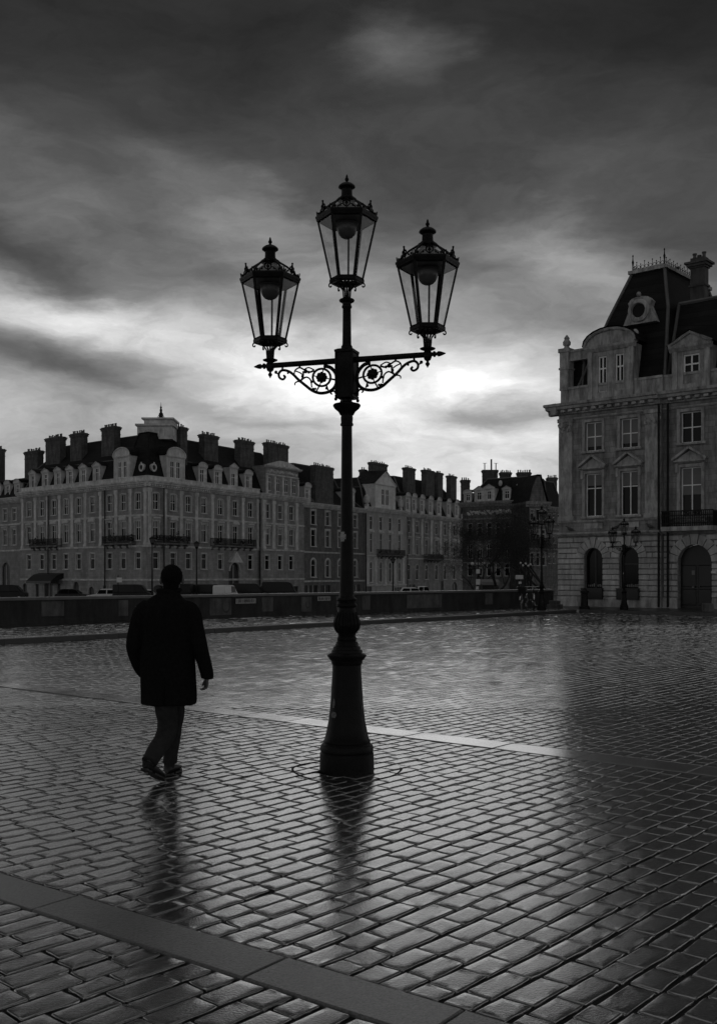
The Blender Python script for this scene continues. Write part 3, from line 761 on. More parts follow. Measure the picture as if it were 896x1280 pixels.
    mb = MB().tube([(.012, .02, .165), (.016, .02, ZT - .02)], .0085, 8)
    build(mb, 'gas_pipe', M['globe'], fr, smooth=True)
ax = Vector((math.cos(ROT), math.sin(ROT), 0))
lantern((0, 0, zpx(375)))
lantern((-ARM * ax.x, -ARM * ax.y, ZA + .055))
lantern((ARM * ax.x, ARM * ax.y, ZA + .055))
# sticker on the shaft and flaking bits on the base
def patch(name, z0, z1, a0, a1, rf, m):
    mb = MB(); n = 6; k = 4
    for i in range(n):
        for j in range(k):
            if (i in (0, n - 1) and j in (0, k - 1)): continue
            aa = [a0 + (a1 - a0) * t / n for t in (i, i + 1)]; zz = [z0 + (z1 - z0) * t / k for t in (j, j + 1)]
            mb.add([(rf(z) * math.cos(a), rf(z) * math.sin(a), z) for a, z in ((aa[0], zz[0]), (aa[1], zz[0]), (aa[1], zz[1]), (aa[0], zz[1]))], [(0, 1, 2, 3)])
    build(mb, name, m, lamp, fix=False)
def rfun(tab, off):
    P = sorted(prof(tab)); zs = [p[0] for p in P]; rs_ = [p[1] for p in P]
    return lambda z: float(np.interp(z, zs, rs_)) + off
shaft_r = rfun([(743, 9.1), (660, 7.8), (600, 7.1)], .003)
patch('sticker', zpx(677), zpx(665), rad(188), rad(262), shaft_r, M['sticker'])
base_r = rfun(base_t[9:17], .004)
flake = mat('flaking_paint', .14, rough=.8, var=.95, scale=90, bump=.3)
patch('paint_flake', zpx(895), zpx(888), rad(212), rad(236), base_r, flake)
patch('paint_flake', zpx(883), zpx(872), rad(214), rad(226), base_r, flake)
patch('paint_flake', zpx(888), zpx(880), rad(330), rad(337), base_r, flake)

# second and third lamps of the same kind, at the far kerb
def far_lamp(px, D, z, rz, sc, label):
    c = copy_tree(lamp); c.location = ((px - 448) / F * D, D, z); c.rotation_euler = (0, 0, rz); c.scale = (sc, sc, sc)
    c['label'] = label; c['group'] = 'three-lantern lamps at the far kerb'
    return c
far_lamp(676.5, 44.6, 0.0, rad(-52), .92, 'distant black three-lantern lamp beside the bicycles, left of the corner building')
far_lamp(779.5, 45.6, KH, rad(-25), .80, 'distant three-lantern lamp standing before the second arched window of the right building')

# ------------------------------------------------------------------ walking man
from mathutils import noise as mnoise
DEPS = lambda: bpy.context.evaluated_depsgraph_get()
def remesh(mb, name, m, voxel, parent, smooth_it=2, disp=0.0, dsc=6.0, zs=1.0):
    me = mb.mesh(name, m, fix=True)
    o = ob(name, me)
    md = o.modifiers.new('r', 'REMESH'); md.mode = 'VOXEL'; md.voxel_size = voxel; md.use_smooth_shade = True
    sm = o.modifiers.new('s', 'SMOOTH'); sm.factor = .5; sm.iterations = smooth_it
    bpy.context.view_layer.update()
    ev = o.evaluated_get(DEPS()); nm = bpy.data.meshes.new_from_object(ev)
    if disp:
        for v in nm.vertices:
            c = v.co
            d = mnoise.noise(Vector((c.x * dsc, c.y * dsc, c.z * dsc * zs))) + .5 * mnoise.noise(Vector((c.x * dsc * 2.3, c.y * dsc * 2.3 + 5, c.z * dsc * 2.1 * zs)))
            v.co = c + v.normal * d * disp
    nm.materials.clear(); nm.materials.append(m)
    nm.polygons.foreach_set('use_smooth', [True] * len(nm.polygons))
    o.modifiers.clear(); o.data = nm; nm.name = name
    if parent is not None: o.parent = parent
    return o
PX0, PD = 209.0, 8.42
man = thing('person', 'person in a long dark coat walking away across the wet square, seen from behind', 'person', ((PX0 - 448) / F * PD, PD, 0), 0)
man.rotation_euler = (0, 0, 0)
def X_(px): return (px - PX0) / 152.0
def Z_(py): return EYE - (py - HOR) / 152.0
def ell(cx, cy, z, rx, ry, n=28, p=2.4, tilt=(0, 0)):
    r = []
    for i in range(n):
        a = 2 * PI * i / n; c, s = math.cos(a), math.sin(a)
        x = rx * abs(c) ** (2 / p) * (1 if c >= 0 else -1); y = ry * abs(s) ** (2 / p) * (1 if s >= 0 else -1)
        r.append((cx + x, cy + y, z + tilt[0] * x + tilt[1] * y))
    return r
def limb(mb, pts, n=16, k=5):
    pp = hermite(pts, k); mb.tube([p[:3] for p in pp], [p[3] for p in pp], n)
RS = (.195, -.005, 1.405); LS = (-.205, .0, 1.41)
RE = (.268, -.03, 1.10); LE = (-.262, -.03, 1.105)
RW = (.318, .02, .845); LW = (-.215, .10, .86)
# body: one skin
mb = MB()
mb.loft([ell(.0, 0, .88, .15, .11), ell(0, 0, .98, .16, .12), ell(0, .0, 1.1, .14, .11), ell(0, .01, 1.25, .165, .115), ell(0, 0, 1.38, .17, .10), ell(.01, 0, 1.44, .11, .08), ell(.02, .0, 1.48, .065, .062), ell(.03, .01, 1.55, .06, .062), ell(.034, .02, 1.60, .058, .06)])
hc = Vector((.036, .030, 1.640))
mb.ball(hc + Vector((0, -.008, .010)), .088, 20, (.88, 1.05, 1.12))
mb.ball(hc + Vector((0, .030, -.035)), .070, 16, (.90, 1.0, 1.1))
mb.ball(hc + Vector((0, .055, -.082)), .032, 12)
mb.tube([hc + Vector((0, .085, .015)), hc + Vector((0, .112, -.018)), hc + Vector((0, .100, -.030))], [.008, .015, .012], 8)
for s_ in (-1, 1):
    mb.ball(hc + Vector((s_ * .032, .078, .022)), .014, 10, (1.3, .7, .7))
    mb.ball(hc + Vector((s_ * .034, .086, .004)), .012, 10)
    mb.ball(hc + Vector((s_ * .090, -.004, -.010)), .032, 12, (.40, .60, 1.1))
    mb.ball(hc + Vector((s_ * .030, .094, -.056)), .012, 8, (1.5, .6, .4))
for Sh, El, Wr in ((RS, RE, RW), (LS, LE, LW)):
    limb(mb, [Sh + (.055,), tuple(.5 * (a + b) for a, b in zip(Sh, El)) + (.048,), El + (.040,), tuple(.5 * (a + b) for a, b in zip(El, Wr)) + (.036,), Wr + (.026,)], 14)
LK, LA = (.008, .02, .38), (-.085, -.285, .175)
RK, RA = (.030, .19, .46), (-.010, .165, .105)
for Hp, Kn, An in (((-.015, 0, .93), LK, LA), ((.065, .02, .93), RK, RA)):
    limb(mb, [Hp + (.075,), tuple(.5 * (a + b) for a, b in zip(Hp, Kn)) + (.052,), Kn + (.036,), tuple(.55 * a + .45 * b for a, b in zip(Kn, An)) + (.042,), An + (.034,)], 14)
# hands: palm, four fingers, thumb
def hand(W_, down, across, pal, s):
    W_ = Vector(W_); d = Vector(down).normalized(); a = Vector(across).normalized(); p = Vector(pal).normalized()
    mb.loft([[tuple(W_ + d * t + a * (w * math.cos(2 * PI * i / 12)) + p * (h * math.sin(2 * PI * i / 12))) for i in range(12)] for t, w, h in ((-.01, .026, .021), (.02, .030, .019), (.05, .039, .016), (.085, .040, .014), (.096, .036, .011))])
    for k, (o_, ln, r) in enumerate(((.030, .070, .0088), (.010, .080, .0092), (-.010, .074, .0088), (-.029, .058, .0078))):
        b0 = W_ + d * .080 + a * o_
        curl = .5 + .12 * k
        q1 = b0 + d * ln * .46 + p * ln * .10 + a * o_ * .12
        q2 = q1 + d * ln * .16 + p * ln * (.34 + .1 * curl)
        q3 = q2 - d * ln * .10 + p * ln * (.24 + .06 * curl)
        mb.tube([b0 - d * .02, b0, q1, q2, q3], [r, r * 1.05, r, r * .92, r * .7], 8)
    t0 = W_ + d * .022 + a * .024
    mb.tube([t0, t0 + a * .020 + d * .024 + p * .006, t0 + a * .026 + d * .052 + p * .016, t0 + a * .020 + d * .074 + p * .026], [.013, .012, .010, .0075], 8)
k_ = len(mb.v); hand((.324, .030, .828), (-.10, .12, -1), (-.55, .85, .05), (-.85, -.55, 0), 1)
for i_ in range(k_, len(mb.v)):
    c_ = Vector((.324, .030, .828)); q__ = Vector(mb.v[i_]) - c_; mb.v[i_] = tuple(c_ + q__ * .80)
hand((-.205, .118, .845), (.35, .35, -1), (.6, .8, .3), (.8, -.6, .2), -1)
body = remesh(mb, 'body', M['skin'], .0048, man, 2)
# hair cap
mb = MB()
mb.ball(hc + Vector((0, -.016, .024)), .100, 20, (.90, 1.04, 1.0)); mb.ball(hc + Vector((0, -.048, -.050)), .062, 14, (1.08, .72, 1.0))
mb.ball(hc + Vector((0, -.046, -.026)), .070, 16, (.98, .72, .95)); mb.ball(hc + Vector((0, -.01, .075)), .062, 14, (1.15, 1.1, .55))
hair = remesh(mb, 'hair', M['hair'], .006, man, 1, .0035, 60)
# coat
mb = MB()
sec = [(880, 176, 244, .175, .02), (872, 176, 244, .172, .02), (850, 176.5, 243.5, .165, .015), (825, 177, 243, .155, .01), (800, 178, 241, .145, .005), (780, 177, 241, .140, .0), (765, 176, 242, .135, -.005), (757, 178, 240, .122, -.005), (751, 184, 235, .105, 0), (746, 191, 228, .085, .005), (742, 196, 225, .072, .012), (738, 198.5, 223, .066, .018), (735, 199.5, 222.5, .064, .02)]
mb.loft([ell(X_((a + b) / 2), dy, Z_(y), (b - a) / 2 / 152, ry, 36, 2.6) for y, a, b, ry, dy in sec])
limb(mb, [(.135, .0, 1.425, .060), (.198, -.005, 1.372, .076), (.235, -.018, 1.25, .070), (.272, -.03, 1.10, .063), (.300, -.005, .97, .057), (.322, .02, .845, .050), (.324, .024, .823, .049)], 18)
limb(mb, [(-.145, .0, 1.430, .060), (-.200, .0, 1.375, .074), (-.232, -.015, 1.27, .071), (-.262, -.03, 1.13, .066), (-.255, .01, 1.02, .062), (-.222, .07, .90, .056), (-.200, .105, .85, .054)], 18)
mb.tube(hermite([(X_(199) - .004, .05, Z_(737)), (X_(198) - .002, -.01, Z_(738)), (X_(211), -.058, Z_(739)), (X_(223) + .002, -.01, Z_(738)), (X_(223) + .004, .05, Z_(737)), (X_(211), .085, Z_(743))], 4), .016, 8)
coat = remesh(mb, 'coat', M['coat'], .0085, man, 3, .014, 5.0, .5)
mb = MB(); mb.box(X_(209.5), X_(210.3), -.166, -.150, Z_(879), Z_(845)); build(mb, 'vent', M['coat'], coat)
# trousers
mb = MB()
mb.loft([ell(.02, 0, .72, .13, .115), ell(.015, 0, .85, .15, .13), ell(.01, 0, .98, .15, .13)])
limb(mb, [(-.012, 0, .90, .100), (-.012, .0, .66, .096), (.0, .02, .45, .083), (-.008, -.02, .365, .080), (-.055, -.19, .255, .069), (-.092, -.285, .185, .066)], 18)
limb(mb, [(.050, .02, .90, .098), (.052, .11, .70, .086), (.036, .20, .50, .070), (.018, .20, .32, .062), (-.002, .18, .17, .059), (-.008, .172, .095, .060)], 18)
remesh(mb, 'trousers', M['trouser'], .008, man, 2, .007, 9.0, 1.0)
def shoe(heel, toe, up):
    heel, toe, up = Vector(heel), Vector(toe), Vector(up).normalized()
    d = (toe - heel); l = d.length; d.normalize(); s = d.cross(up).normalized(); up = s.cross(d).normalized()
    mb = MB(); rings = []
    for t, w, h0, h1 in ((0, .022, .004, .045), (.05, .034, 0, .070), (.22, .037, .0, .078), (.42, .036, .0, .070), (.62, .045, .0, .055), (.8, .046, .0, .044), (.93, .034, .002, .034), (1.0, .014, .006, .022)):
        c = heel + d * (l * t); r = []
        for i in range(16):
            a = 2 * PI * i / 16; zc = (h0 + h1) / 2; r.append(tuple(c + s * (w * math.cos(a)) + up * (zc + (h1 - h0) / 2 * math.sin(a) * (1 if math.sin(a) > 0 else 1))))
        rings.append(r)
    mb.loft(rings); k = len(mb.v)
    for t0, t1 in ((.0, .26), (.40, .98)):
        rr = []
        for t in np.linspace(t0, t1, 6):
            w = float(np.interp(t, [0, .05, .22, .42, .62, .8, .93, 1], [.026, .036, .038, .037, .046, .047, .035, .016])); c = heel + d * (l * t)
            rr.append([tuple(c + s * w), tuple(c - s * w), tuple(c - s * w - up * .016), tuple(c + s * w - up * .016)])
        mb.loft(rr)
    build(mb, 'shoe', M['leather'], man, smooth=50)
shoe((-.125, -.325, .150), (-.005, -.110, .018), (-.3, -.45, 1))
shoe((-.022, .095, .022), (.040, .365, .020), (0, 0, 1))
mb = MB()
limb(mb, [(-.010, .165, .12, .050), (-.010, .150, .06, .042)], 12, 3)
limb(mb, [(-.094, -.285, .20, .048), (-.104, -.280, .155, .040)], 12, 3)
build(mb, 'sock', M['trouser'], man, smooth=True)

# ------------------------------------------------------------------ building kit (facade coordinates: x along, y inward, z up)
def panel(mb, L_, z0, z1, ops, depth=.25, x0=0.0):
    """wall face with real openings; ops of (s0, s1, za, zb, arch)"""
    xs = sorted({x0, L_} | {round(v, 4) for o in ops for v in o[:2]}); zs = sorted({z0, z1} | {round(v, 4) for o in ops for v in o[2:4]})
    for i in range(len(xs) - 1):
        j = 0
        while j < len(zs) - 1:
            xm = (xs[i] + xs[i + 1]) / 2
            def inside(jj):
                zm = (zs[jj] + zs[jj + 1]) / 2
                return any(o[0] < xm < o[1] and o[2] < zm < o[3] for o in ops)
            if inside(j): j += 1; continue
            k = j
            while k + 1 < len(zs) - 1 and not inside(k + 1): k += 1
            mb.add([(xs[i], 0, zs[j]), (xs[i + 1], 0, zs[j]), (xs[i + 1], 0, zs[k + 1]), (xs[i], 0, zs[k + 1])], [(0, 1, 2, 3)])
            j = k + 1
    for (a, b, za, zb, arch) in ops:
        if arch:
            rise = (b - a) / 2 * arch; n = 12; c = (a + b) / 2; zs_ = zb - rise
            ap = [(c - (b - a) / 2 * math.cos(PI * i / n), zs_ + rise * math.sin(PI * i / n)) for i in range(n + 1)]
            for i in range(n):
                cx = a if i < n / 2 else b
                mb.add([(cx, 0, zb), (ap[i][0], 0, ap[i][1]), (ap[i + 1][0], 0, ap[i + 1][1])], [(0, 1, 2)])
                mb.add([(ap[i][0], 0, ap[i][1]), (ap[i + 1][0], 0, ap[i + 1][1]), (ap[i + 1][0], depth, ap[i + 1][1]), (ap[i][0], depth, ap[i][1])], [(0, 1, 2, 3)])
            zt_ = zs_
        else:
            mb.add([(a, 0, zb), (b, 0, zb), (b, depth, zb), (a, depth, zb)], [(0, 1, 2, 3)]); zt_ = zb
        mb.add([(a, 0, za), (a, 0, zt_), (a, depth, zt_), (a, depth, za)], [(0, 1, 2, 3)])
        mb.add([(b, 0, za), (b, depth, za), (b, depth, zt_), (b, 0, zt_)], [(0, 1, 2, 3)])
        mb.add([(a, 0, za), (a, depth, za), (b, depth, za), (b, 0, za)], [(0, 1, 2, 3)])
_cache = {}
def arch_pts(w, h, arch, n=12):
    if not arch: return [(w / 2, 0), (w / 2, h), (-w / 2, h), (-w / 2, 0)]
    r = w / 2 * arch
    return [(w / 2, 0)] + [(w / 2 * math.cos(PI * i / n), h - r + r * math.sin(PI * i / n)) for i in range(n + 1)] + [(-w / 2, 0)]
def win_meshes(w, h, arch, style, fm, t=.07, dep=.16):
    key = (round(w, 2), round(h, 2), arch, style, fm, t, dep)
    if key in _cache: return _cache[key]
    op = arch_pts(w - .002, h - .001, arch); ip = arch_pts(w - 2 * t, h - 2 * t, arch); ip = [(x, z + t) for x, z in ip]
    mb = MB(); n = len(op)
    for y0, flip in ((dep - .06, 0),):
        vs = [(x, y0, z) for x, z in op] + [(x, y0, z) for x, z in ip] + [(x, dep, z) for x, z in op] + [(x, dep, z) for x, z in ip]
        fs = []
        for i in range(n):
            j = (i + 1) % n
            fs += [(i, j, n + j, n + i), (n + i, n + j, 3 * n + j, 3 * n + i), (i, 2 * n + i, 2 * n + j, j)]
        mb.add(vs, fs)
    tr = h * .66 if style != 'low' else h * .5
    if 'm' in style or style in ('cross', 'low'): mb.box(-t * .5, t * .5, dep - .055, dep - .005, t * .5, h - t * .5)
    if style in ('cross', 'low', 't'):
        mb.box(-w / 2 + t * .5, w / 2 - t * .5, dep - .05, dep - .008, tr - t * .5, tr + t * .5)
    fr = mb.mesh('window', M[fm])
    mb = MB(); pp = [(x, dep - .02, z) for x, z in arch_pts(w - .01, h - .01, arch)]
    mb.add(pp, [tuple(range(len(pp)))]); pn = mb.mesh('pane', M['dark_glass'], fix=False)
    mb = MB(); mb.box(-w / 2 + t, w / 2 - t, dep - .018, dep - .0215, h * .62, h - t); bl = mb.mesh('blind', M['blind'])
    _cache[key] = (fr, pn, bl); return _cache[key]
def sur_mesh(w, h, arch, hood, m, b=.14, sill=True, pr=.06):
    key = ('s', round(w, 2), round(h, 2), arch, hood, m, b, sill, pr)
    if key in _cache: return _cache[key]
    mb = MB(); op = arch_pts(w + .004, h + .002, arch); oo = arch_pts(w + 2 * b, h + b, arch)
    n = len(op); y0 = -pr
    vs = [(x, y0, z) for x, z in op] + [(x, y0, z) for x, z in oo] + [(x, .02, z) for x, z in op] + [(x, .02, z) for x, z in oo]
    fs = []
    for i in range(n - 1):
        j = i + 1; fs += [(i, j, n + j, n + i), (n + i, n + j, 3 * n + j, 3 * n + i), (i, 2 * n + i, 2 * n + j, j)]
    mb.add(vs, fs)
    if sill: mb.extrude_x([(-.15, -.10), (-.17, -.03), (-.15, .0), (.06, .02), (.06, -.10)], -w / 2 - b - .05, w / 2 + b + .05)
    hw = w / 2 + b + .10; zt = h + b
    if arch and hood: zt = h + b + .02
    if hood == 'flat':
        mb.extrude_x([(-.08, zt + .02), (-.22, zt + .14), (-.28, zt + .24), (-.28, zt + .32), (.02, zt + .42), (.02, zt + .02)], -hw, hw)
    if hood == 'seg':
        n2 = 10; R = hw; rise = .42
        poly = [(-hw, zt + .05), (hw, zt + .05), (hw, zt + .16)] + [(hw * math.cos(PI * i / n2), zt + .16 + rise * math.sin(PI * i / n2)) for i in range(1, n2)] + [(-hw, zt + .16)]
        mb.prism(poly, -.30, .02)
        poly = [(x * .8, zt + .1 + (z - zt - .1) * .72) for x, z in poly]
        mb.prism(poly, -.302, -.20)
    if hood == 'tri':
        mb.extrude_x([(-.10, zt + .02), (-.26, zt + .10), (-.26, zt + .16), (.02, zt + .16), (.02, zt + .02)], -hw, hw)
        mb.prism([(-hw, zt + .162), (hw, zt + .162), (0, zt + .60)], -.12, .02)
        for s_ in (-1, 1):
            ang = math.atan2(.50, hw); l = math.hypot(hw, .50) + .04
            k = len(mb.v); mb.box(0, l, -.30 - (.003 if s_ > 0 else 0), .015, 0, .10)
            mb.xf(Matrix.Translation((s_ * (hw + .03), 0, zt + .163)) @ Matrix.Diagonal((-s_, 1, 1, 1)) @ Matrix.Rotation(-ang, 4, 'Y'), k)
    if hood in ('tri', 'flat'):
        for s_ in (-1, 1):
            x = s_ * (w / 2 + b * .6 + .04); mb.box(x - .06, x + .06, -.16, .02, zt - .38, zt + .03)
    key_m = mb.mesh('surround', M[m]); _cache[key] = key_m; return key_m
R_ = random.Random(21)
def window(root, fx, s, z, w, h, arch=0, style='cross', hood=None, trim='trim', frame='frame', blind=.2, t=.06, b=.14, sill=True, dep=.16, pr=.06):
    fr, pn, bl = win_meshes(w, h, arch, style, frame, t, dep)
    p = fx.at(s, z)
    o = ob('window', fr, root, p, fx.rz); ob('pane', pn, o)
    if b: ob('surround', sur_mesh(w, h, arch, hood, trim, b, sill, pr), o)
    if R_.random() < blind: ob('blind', bl, o)
    return o
class FX:
    def __init__(s, root, P0, P1):
        s.root = root; s.P0 = Vector((P0[0], P0[1], 0)); s.P1 = Vector((P1[0], P1[1], 0)); s.d = (s.P1 - s.P0); s.L = s.d.length; s.d.normalize()
        s.rz = math.atan2(s.d.y, s.d.x); s.inn = Vector((-s.d.y, s.d.x, 0)); s.rl = s.P0 - Vector((root.location.x, root.location.y, 0)); s.zr = root.location.z
    def at(s, a, z, y=0): p = s.rl + s.d * a + s.inn * y; return (p.x, p.y, z - s.zr)
    def spx(s, px):
        k = (px - 448) / F; return (k * s.P0.y - s.P0.x) / (s.d.x - k * s.d.y)
    def D(s, a): return (s.P0 + s.d * a).y
    def put(s, mb, name, m, smooth=False, fix=True, parent=None):
        return build(mb, name, m, parent or s.root, s.at(0, s.zr), s.rz, smooth, fix) if False else ob(name, mb.mesh(name, m, smooth, fix), parent or s.root, s.at(0, 0), s.rz)
def cornice(fx, z, h=.7, out=.7, m='trim', x0=None, x1=None, name='cornice', dent=0, zo=0):
    x0 = -out * .8 if x0 is None else x0; x1 = fx.L + out * .8 if x1 is None else x1
    mb = MB(); z += zo
    mb.extrude_x([(-.05, z - h), (-out * .25, z - h + .02), (-out * .32, z - h * .62), (-out * .72, z - h * .52), (-out * .80, z - h * .30), (-out * .95, z - h * .24), (-out, z), (.1, z + .03), (.1, z - h)], x0, x1)
    if dent:
        x = x0 + dent
        while x < x1 - dent:
            mb.box(x, x + dent * .5, -out * .70, -out * .05, z - h * .82, z - h * .60); x += dent
    return fx.put(mb, name, M[m])
def string(fx, z, h=.25, out=.14, m='trim', x0=0, x1=None, name='string_course', zo=0):
    mb = MB(); mb.extrude_x([(-out * .5, z - h), (-out, z - h * .4), (-out, z + zo), (.02, z + .03 + zo), (.02, z - h)], x0, fx.L if x1 is None else x1); return fx.put(mb, name, M[m])
def pilaster(fx, s, z0, z1, w=.55, pr=.13, m='trim', cap=True):
    mb = MB(); mb.box(s - w / 2, s + w / 2, -pr, .03, z0, z1)
    if cap:
        mb.box(s - w / 2 - .08, s + w / 2 + .08, -pr - .08, .02, z1 - .55, z1 - .02); mb.box(s - w / 2 - .04, s + w / 2 + .04, -pr - .04, .021, z1 - .62, z1 - .552)
        mb.box(s - w / 2 - .06, s + w / 2 + .06, -pr - .06, .022, z0 + .001, z0 + .35)
    return fx.put(mb, 'pilaster', M[m])
def chimney(root, px0, px1, ytop, ybot, D, rz, pots=6, m='chim', depth=1.1, shift=0):
    x0, _, zt = at(px0, ytop, D); x1, _, zb = at(px1, ybot + 22, D)
    w = (x1 - x0) * .94 / max(math.cos(rz), .6) - depth * abs(math.sin(rz)) * .5
    c = ((x0 + x1) / 2 - root.location.x, D - root.location.y, -root.location.z)
    mb = MB(); hw, hd = w / 2, depth / 2
    mb.box(-hw, hw, -hd, hd, zb, zt - .55); mb.box(-hw - .10, hw + .10, -hd - .10, hd + .10, zt - .552, zt - .30)
    mb.box(-hw - .18, hw + .18, -hd - .18, hd + .18, zt - .302, zt - .12); mb.box(-hw - .04, hw + .04, -hd - .04, hd + .04, zt - .122, zt)
    mb.box(-hw - .05, hw + .05, -hd - .05, hd + .05, zt - 1.25, zt - 1.15)
    o = ob('chimney', mb.mesh('chimney', M[m]), root, c, rz)
    k = 'pot'
    if k not in _cache: _cache[k] = MB().lathe([(-.03, .13), (.0, .15), (.06, .15), (.07, .12), (.36, .10), (.38, .14), (.46, .14), (.47, .09)], 8).mesh('chimney_pot', M['pot'])
    for i in range(pots):
        ob('chimney_pot', _cache[k], o, (-hw + (i + .5) * w / pots + R_.uniform(-.05, .05), R_.uniform(-.1, .1), zt - R_.choice((0, .0, .12))))
    return o
M['chim'] = add_soot(add_bricks(mat('chimney_brick', .13, rough=.9, var=.25, scale=1.5, bump=.2), .5, .16, .02, .6, .3, .4), .5, .5)
def dormer(fx, s, z, w, h, nwin=1, top='tri', setback=.35, depth=3.0, trim='trim', ww=None, wh=None, blind=.3, name='dormer', arch=0, soff=(0,)):
    ww = ww or w * .42; wh = wh or h * .66; zb = h * .14
    mb = MB(); cs = [0] if nwin == 1 else [-(ww * .5 + .22), ww * .5 + .22]
    cs = [c + w / 2 for c in cs]
    panel(mb, w, 0, h, [(c - ww / 2, c + ww / 2, zb, zb + wh, arch) for c in cs], .16)
    mb.add([(0, 0, 0), (0, depth, 0), (0, depth, h), (0, 0, h)], [(0, 1, 2, 3)]); mb.add([(w, 0, 0), (w, 0, h), (w, depth, h), (w, depth, 0)], [(0, 1, 2, 3)])
    for x in (.10, w - .10):
        mb.box(x - .12, x + .12, -.08, .02, .03, h - .01)
    mb.extrude_x([(-.06, h - .22), (-.20, h - .06), (-.22, h + .05), (.02, h + .05), (.02, h - .22)], -.14, w + .14)
    hw = w / 2 + .16
    def pk(f): return [(w / 2 - hw, h + .052), (w / 2 + hw, h + .052)] + f
    if top == 'tri': poly = pk([(w / 2, h + .052 + w * .30)])
    elif top == 'seg': poly = pk([(w / 2 + hw * math.cos(PI * i / 10), h + .052 + w * .30 * math.sin(PI * i / 10)) for i in range(1, 10)])
    else: poly = pk([(w / 2 + hw, h + .20), (w / 2 - hw, h + .20)])
    mb.prism(poly, -.10, .10)
    if top in ('seg', 'tri'):
        ap_ = [poly[1]] + poly[2:] + [poly[0]]; mb.tube([(x, -.16, zz + .03) for x, zz in ap_], .075 if w < 3 else .11, 6)
    rf = MB(); poly2 = [(w / 2 + (x - w / 2) * 1.06, h + .08 + (zz - h - .052) * 1.10 + (.05 if i > 1 else 0)) for i, (x, zz) in enumerate(poly)]
    n = len(poly2); rf.add([(x, -.26, zz) for x, zz in poly2] + [(x, depth, zz) for x, zz in poly2], [(i, (i + 1) % n, (i + 1) % n + n, i + n) for i in range(1, n)])
    base = fx.at(s - w / 2, z, setback)
    d = ob(name, mb.mesh(name, M[trim]), fx.root, base, fx.rz)
    build(rf, 'dormer_roof', M['slate'], d, fix=False)
    for c in cs:
        fr, pn, bl = win_meshes(ww, wh, arch, 'cross', 'frame', .07, .14)
        ob('window_frame', fr, d, (c, 0, zb)); ob('pane', pn, d, (c, 0, zb))
    return d
def oculus(fx, s, z, r, setback=.3, m='trim'):
    mb = MB(); k = len(mb.v)
    mb.lathe([(-.6, r * 1.0), (.0, r * 1.25), (.12, r * 1.3), (.16, r * 1.15), (.16, r * .8), (.05, r * .74), (.0, r * .7)], 20)
    mb.xf(Matrix.Rotation(PI / 2, 4, 'X'), k); mb.ball((0, -.1, r * 1.45), r * .25, 8)
    o = ob('oculus', mb.mesh('oculus', M[m], 40), fx.root, fx.at(s, z, setback), fx.rz)
    mb = MB(); mb.add([(r * .76 * math.cos(2 * PI * i / 16), -.06, r * .76 * math.sin(2 * PI * i / 16)) for i in range(16)], [tuple(range(16))]); build(mb, 'pane', M['dark_glass'], o, fix=False)
    return o
def inset(poly, d):
    n = len(poly); out = []
    P = [Vector((p[0], p[1])) for p in poly]
    area = sum(P[i].x * P[(i + 1) % n].y - P[(i + 1) % n].x * P[i].y for i in range(n)); sg = 1 if area > 0 else -1
    if not isinstance(d, (list, tuple)): d = [d] * n
    ln = []
    for i in range(n):
        a, b = P[i], P[(i + 1) % n]; t = (b - a).normalized(); nn = Vector((-t.y, t.x)) * sg; ln.append((a + nn * d[i], t))
    for i in range(n):
        (a, t), (b, u) = ln[i - 1], ln[i]; den = t.x * u.y - t.y * u.x; w = b - a; k = (w.x * u.y - w.y * u.x) / den; p = a + t * k; out.append((p.x, p.y))
    return out
def roof(root, poly, levels, m='slate', name='roof', fl='lead'):
    """levels of (inset, z)"""
    mb = MB(); rings = []
    for d, z in levels: rings.append([(x - root.location.x, y - root.location.y, z - root.location.z) for x, y in inset(poly, d)])
    mb.loft(rings, cap=True)
    o = build(mb, name, M[m], root)
    # lead rolls along the hips and the top edge
    mb = MB(); n = len(poly)
    for i in range(n):
        mb.tube([r[i] for r in rings], .13, 6); mb.tube([rings[-1][i], rings[-1][(i + 1) % n]], .14, 6)
        if len(rings) > 2: mb.tube([rings[1][i], rings[1][(i + 1) % n]], .08, 6)
    build(mb, 'ridge_flashing', M[fl], o)
    return o
